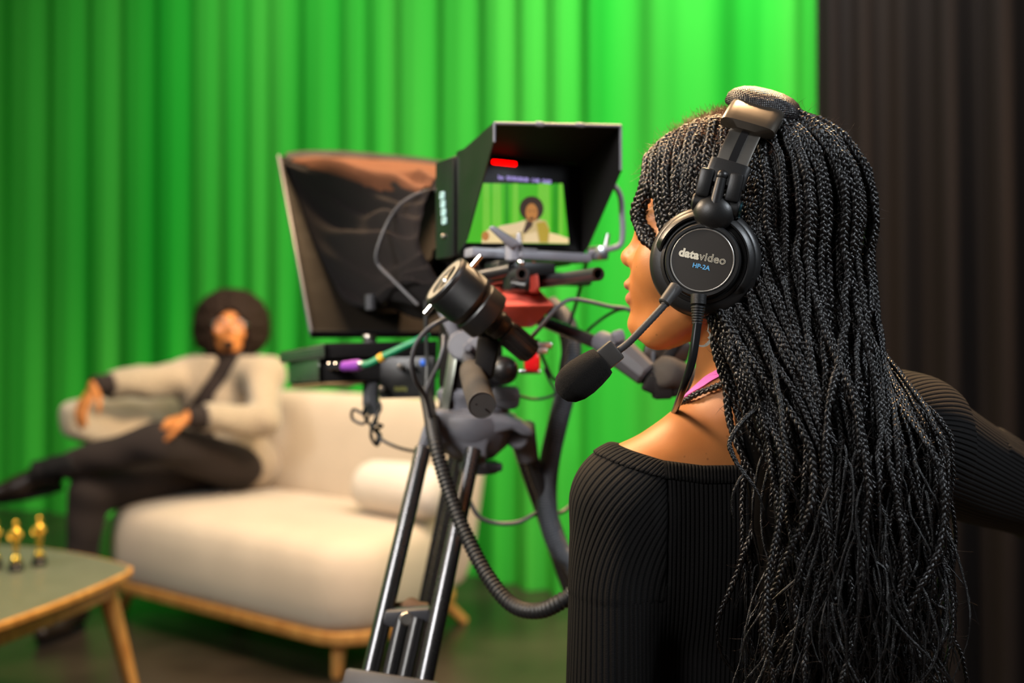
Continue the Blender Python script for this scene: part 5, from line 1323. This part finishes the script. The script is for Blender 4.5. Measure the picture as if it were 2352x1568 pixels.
cable('loop_cable', [P(1190,908,1.40),P(1226,916,1.41),P(1258,912,1.42),P(1276,900,1.43),P(1262,874,1.43),P(1250,846,1.42)], .0021, M['cable'], 'thin black cable looping beside the fluid head')
cable('loop_cable', [P(1078,1150,1.42),P(1100,1186,1.42),P(1140,1201,1.43),P(1190,1199,1.44),P(1240,1176,1.46),P(1290,1176,1.50),P(1330,1140,1.52)], .0032, M['cable_grey'], 'dark cable sagging between two tripod legs')
cable('loop_cable', [P(1038,728,1.19),P(1010,738,1.19),P(980,758,1.20),P(956,790,1.21),P(946,830,1.22),P(954,872,1.24),P(978,912,1.28),P(990,960,1.33)], .0030, M['cable_grey'], 'grey cable curving down from the handwheel')
cable('loop_cable', [P(1020,770,1.30),P(1018,800,1.29),P(1006,838,1.29),P(990,872,1.30),P(980,905,1.31),P(992,960,1.33),P(1004,1010,1.33)], .0028, M['cable_grey'], 'inner grey cable tied to the conduit near the tripod head')
cable('loop_cable', [P(978,690,1.40),P(979,760,1.40),P(981,830,1.40),P(980,890,1.39)], .0030, M['cable'], 'straight black cable dropping beside the prompter shroud')
cable('loop_cable', [P(1006,436,1.44),P(968,442,1.46),P(924,466,1.48),P(894,505,1.49),P(872,555,1.49),P(864,590,1.49),P(872,612,1.49),P(900,640,1.48),P(936,676,1.47),P(960,700,1.46)], .0026, M['cable_grey'], 'thin cable arching over the black cloth shroud')
cc = [P(843,925,1.52)]
cc += [P(x,y,1.50+.008*math.sin(i)) for i, (x,y) in enumerate([(838,950),(812,940),(810,962),(836,972),(852,940),(842,930),(836,952),(852,978),(868,1000),(860,1018),(852,990),(862,960),(874,940),(870,925),(866,960),(856,985),(878,978),(858,975),(852,1002),(866,1022),(874,1000),(862,985),(876,1008),(905,1024),(940,1034),(985,1038),(1040,1040)])]
cable('cable_bundle', cc, .0024, M['cable'], 'black cable tied in a small bundle of loops below the converter box')
# ================================================================== the man on the sofa
ME = np.array([-1.185,4.195,1.122]); mf = np.array([.20,-.98,-.03]); mf /= np.linalg.norm(mf); mz = np.array([.05,.03,1.]); mz -= mf*mz.dot(mf); mz /= np.linalg.norm(mz); ml_ = np.cross(mz, mf)
MR_ = np.stack([mf, ml_, mz], 1).astype(np.float32)
def mloc(p): return ((p-ME.astype(np.float32))@MR_)/1.04
def MH(f, l, z): return Vector(ME+(mf*f+ml_*l+mz*z)*1.04)
S_L, E_L, Wr_L = (-1.035,4.15,.940), (-.995,3.97,.765), (-1.215,3.755,.795)
S_R, E_R, Wr_R = (-1.365,4.235,.925), (-1.50,4.06,.915), (-1.625,3.885,.905)
HIP_L, KN_L, AN_L = (-1.14,4.16,.555), (-1.33,3.75,.700), (-1.715,3.70,.607)
HIP_R, KN_R, AN_R = (-1.33,4.19,.545), (-1.605,3.76,.500), (-1.635,3.72,.095)
M_HANDS = hand_parts(Wr_R, (-.28,-.50,-.72), (-.45,-.55,.60), (.85,-.5,-.1), 1., (.25,.35,.3)) + hand_parts(Wr_L, (-.90,-.20,-.28), (-.15,-.30,.95), (.1,-.9,-.2), 1., (.30,.40,.3))
def m_torso(p):
    d = s_ell(p, (-1.225,4.25,.835), (.155,.105,.20)); d = smin(d, s_ell(p, (-1.235,4.235,.60), (.155,.115,.13)), .06)
    d = smin(d, s_cone(p, (-1.20,4.235,.985), S_L, .058, .062), .05); d = smin(d, s_cone(p, (-1.20,4.235,.985), S_R, .058, .062), .05)
    return d
def m_arm(p, s, e, w, r): return s_chain(p, [s, e, w], r, .025)
def m_leg(p, h, k, a, r): return s_chain(p, [h, k, a], r, .04)
def m_neck(p): return s_cone(p, tuple(ME+np.array([0,.015,-.03])), (-1.20,4.235,.985), .055, .062)
def m_body(p):
    d = smin(m_torso(p), m_neck(p), .03); d = smin(d, head_sdf(mloc(p))*1.04, .015)
    for s, e, w in ((S_L,E_L,Wr_L),(S_R,E_R,Wr_R)): d = smin(d, m_arm(p, s, e, w, [.052,.042,.028]), .03)
    for h, k, a in ((HIP_L,KN_L,AN_L),(HIP_R,KN_R,AN_R)): d = smin(d, m_leg(p, h, k, a, [.075,.052,.036]), .03)
    d = smin(d, s_cone(p, (-1.735,3.703,.585), (-1.835,3.690,.535), .024, .018), .02); d = smin(d, s_cone(p, (-1.64,3.70,.06), (-1.68,3.58,.036), .030, .018), .02)
    return smin(d, s_parts(p, M_HANDS), .012)
man = empty('person', (-1.24,4.15,0), 'man with an afro in a beige jacket sitting cross-legged on the cream sofa', 'person')
pos, quads = sdf_mesh(m_body, (-2.0,3.45,-.02), (-.88,4.42,1.34), .0055)
q = mloc(pos); lip = np.clip(1-np.abs((q[:,2]+.0205)/.0135)**3, 0, 1)*np.clip((q[:,0]-.0785)/.004, 0, 1)*np.clip((.022-np.abs(q[:,1]))/.005, 0, 1)
np_mesh('body', pos, quads, M['skin_man'], man, {'lip': lip})
def m_turtle(p):
    d = smin(m_torso(p), m_neck(p), .03)
    for s, e, w in ((S_L,E_L,Wr_L),(S_R,E_R,Wr_R)):
        a = np3(e); b = np3(w); ax = (b-a)/np.linalg.norm(b-a); t = (p-b)@ax
        d = smin(d, smax(m_arm(p, s, e, w, [.054,.045,.034]), t-.004, .004), .02)
    nz = smax(m_neck(p)-.004, p[:,2]-1.055, .004)
    return smin(smax(d-.008, p[:,2]-1.045, .004), nz, .004)
pos, quads = sdf_mesh(m_turtle, (-1.75,3.66,.44), (-.88,4.42,1.10), .008); np_mesh('turtleneck', pos, quads, M['turtleneck'], man)
def m_jacket(p):
    d = smin(m_torso(p)-.030, s_ell(p, (-1.16,4.25,.56), (.17,.13,.13)), .04)
    for s, e, w in ((S_L,E_L,Wr_L),(S_R,E_R,Wr_R)):
        a = np3(e); b = np3(w); ax = (b-a)/np.linalg.norm(b-a); t = (p-b)@ax
        d = smin(d, smax(m_arm(p, s, e, w, [.074,.064,.052]), t+.055, .01)+.004*np.sin(42*p[:,0]+33*p[:,2]).astype(np.float32), .03)
    xo = np.interp(p[:,2], [.44,.60,.80,.86,.925,.995,1.08], [-1.36,-1.35,-1.31,-1.275,-1.225,-1.185,-1.185]).astype(np.float32)
    hw = np.interp(p[:,2], [.44,.60,.80,.86,1.0,1.06], [.16,.13,.06,.042,.042,.075]).astype(np.float32)
    op = smax(np.abs(p[:,0]-xo)-hw, p[:,1]-4.20, .01)
    # the arms are never cut by the opening
    arm = np.minimum(m_arm(p, S_L, E_L, Wr_L, [.074,.066,.055]), m_arm(p, S_R, E_R, Wr_R, [.074,.066,.055]))
    op = smax(op, .03-arm, .01)
    d = smax(d, -op, .012); d = smax(d, p[:,2]-1.02-.12*np.maximum(0, p[:,1]-4.2), .01); d = smax(d, .462-p[:,2], .006)
    return smax(d, -(m_neck(p)-.018), .008)
pos, quads = sdf_mesh(m_jacket, (-1.78,3.66,.44), (-.86,4.46,1.10), .0075); np_mesh('jacket', pos, quads, M['jacket'], man)
def m_trs(p):
    d = smin(m_leg(p, HIP_L, KN_L, AN_L, [.098,.074,.050]), m_leg(p, HIP_R, KN_R, AN_R, [.098,.074,.058]), .02)
    d = smin(d, s_ell(p, (-1.24,4.22,.565), (.165,.12,.105)), .05)+.003*np.sin(30*p[:,0]+38*p[:,2]-22*p[:,1]).astype(np.float32)
    d = smax(d, -1.655-p[:,0], .006); d = smax(d, .10-p[:,2], .006); return smax(d, p[:,2]-.79, .01)
pos, quads = sdf_mesh(m_trs, (-1.74,3.60,.07), (-1.0,4.40,.84), .0075); np_mesh('trousers', pos, quads, M['trouser'], man)
def shoe(name, an, toe, up, extra=None):
    an = Vector(an); toe = Vector(toe); d = (toe-an).normalized(); up = Vector(up); s = d.cross(up).normalized(); up = s.cross(d)
    def fn(p):
        a = an-up*.045-d*.045
        b = an-up*.058+d*.075; c = an-up*.060+d*.165
        r = smin(s_cone(p, a, an-up*.03, .036, .040), s_cone(p, an-up*.025, b, .040, .040), .02); r = smin(r, s_cone(p, b, c, .040, .028), .03)
        flat = -((p-np3(an-up*.088))@np3(up)); r = smax(r, flat, .006)
        return smax(r, ((p-np3(an+up*.012))@np3(up)), .005)
    c = an+d*.06; pos, quads = sdf_mesh(fn, tuple(c-Vector((.19,.19,.14))), tuple(c+Vector((.19,.19,.14))), .006); o = np_mesh(name, pos, quads, M['leather'], man)
    so = MB(); n = 20; ringo = []
    for k in range(n):
        a = 2*PI*k/n; x = math.cos(a); ringo.append(an+d*(.057+.128*x)+s*(.037*math.sin(a)*(1-.18*x)))
    so.loft([[q-up*.100 for q in ringo], [q-up*.086 for q in ringo]]); so.build('sole', M['matte_black'], o, 40)
shoe('shoe', Vector(AN_L)+Vector((-.045,0,.0)), (-1.98,3.62,.565), (.12,-.25,.95))
shoe('shoe', (-1.637,3.70,.101), (-1.69,3.45,.101), (0,0,1))
sk_ = MB(); sk_.tube(spline([Vector(AN_L)+Vector((.10,.0,.022)), Vector(AN_L), Vector(AN_L)+Vector((-.055,-.012,-.012))], 6), [.046]*7+[.042]*6, 20); sk_.build('sock', M['matte_black'], man, 180)
def m_afro(p):
    q = mloc(p)
    d = s_ell(q, (-.035,0,.045), (.125,.148,.130)); d = smin(d, s_ell(q, (-.02,.0,-.02), (.09,.142,.095)), .05)
    face = smin(s_ell(q, (.11,0,-.005), (.11,.066,.092)), s_ell(q, (.10,0,-.09), (.12,.065,.08)), .03)
    d = smax(d, -face, .02); d = smax(d, -s_ell(q, (-.02,0,-.16), (.08,.085,.10)), .02)
    n = np.sin(q[:,0]*95)*np.sin(q[:,1]*88+1)*np.sin(q[:,2]*92+2)+.6*np.sin(q[:,0]*190+q[:,2]*60)*np.sin(q[:,1]*170)*np.sin(q[:,2]*180)
    return (d+.0065*n)*1.0
pos, quads = sdf_mesh(m_afro, (-1.38,4.0,.95), (-1.0,4.42,1.34), .006); np_mesh('afro_hair', pos, quads, M['afro'], man)
def m_beard(p):
    q = mloc(p); d = np.abs(head_sdf(q))-.003
    reg = np.minimum(smax(s_ell(q, (.085,0,-.052), (.03,.024,.020)), -s_ell(q, (.1,0,-.028), (.02,.02,.010)), .004), s_ell(q, (.095,0,-.0045), (.014,.024,.0045)))
    return smax(d, reg, .003)
for nm, zz in (('goatee', lambda q: q[:,2]+.022), ('moustache', lambda q: -(q[:,2]+.018))):
    pos, quads = sdf_mesh(lambda p: smax(m_beard(p), zz(mloc(p)), .001), (-1.27,4.02,1.0), (-1.07,4.18,1.16), .003); np_mesh(nm, pos, quads, M['afro'], man)
for s in (-1,1): MB().tube(spline([MH(.077,s*.012,.051),MH(.077,s*.028,.057),MH(.064,s*.046,.051)], 5), [.0022]*5+[.0028]*5+[.0015], 8).build('eyebrow', M['afro'], man, 180)
M['eye'] = mat('eye_dark', (.10,.07,.055), .2)
for s in (-1,1): MB().ball(MH(.0665,s*.031,.031), (.0105,.0105,.0085)).build('eye', M['eye'], man, 180)
gl = empty('eyeglasses', tuple(MH(.095,0,.030)), 'thin round metal-rimmed eyeglasses on the seated man', 'eyeglasses')
fr_ = MB()
for s in (-1,1):
    c = MH(.096,s*.034,.028); fr_.tube([c+Vector(ml_)*(.0245*math.cos(2*PI*k/36))+Vector(mz)*(.0225*math.sin(2*PI*k/36)) for k in range(36)], .0013, 8, closed=True)
    fr_.tube(spline([MH(.095,s*.058,.032),MH(.07,s*.078,.034),MH(.0,s*.080,.032)], 6), .0011, 8)
fr_.tube(spline([MH(.096,-.010,.032),MH(.100,0,.035),MH(.096,.010,.032)], 5), .0011, 8); fr_.build('frame', M['silver'], gl, 60)
for s in (-1,1):
    c = MH(.096,s*.034,.028); MB().lathe([(0,-.0006),(.0236,-.0006),(.0236,.0006),(0,.0006)], frame(c, Vector(mf), Vector(ml_)), 32).build('lens', M['glass_lens'], gl, 40)
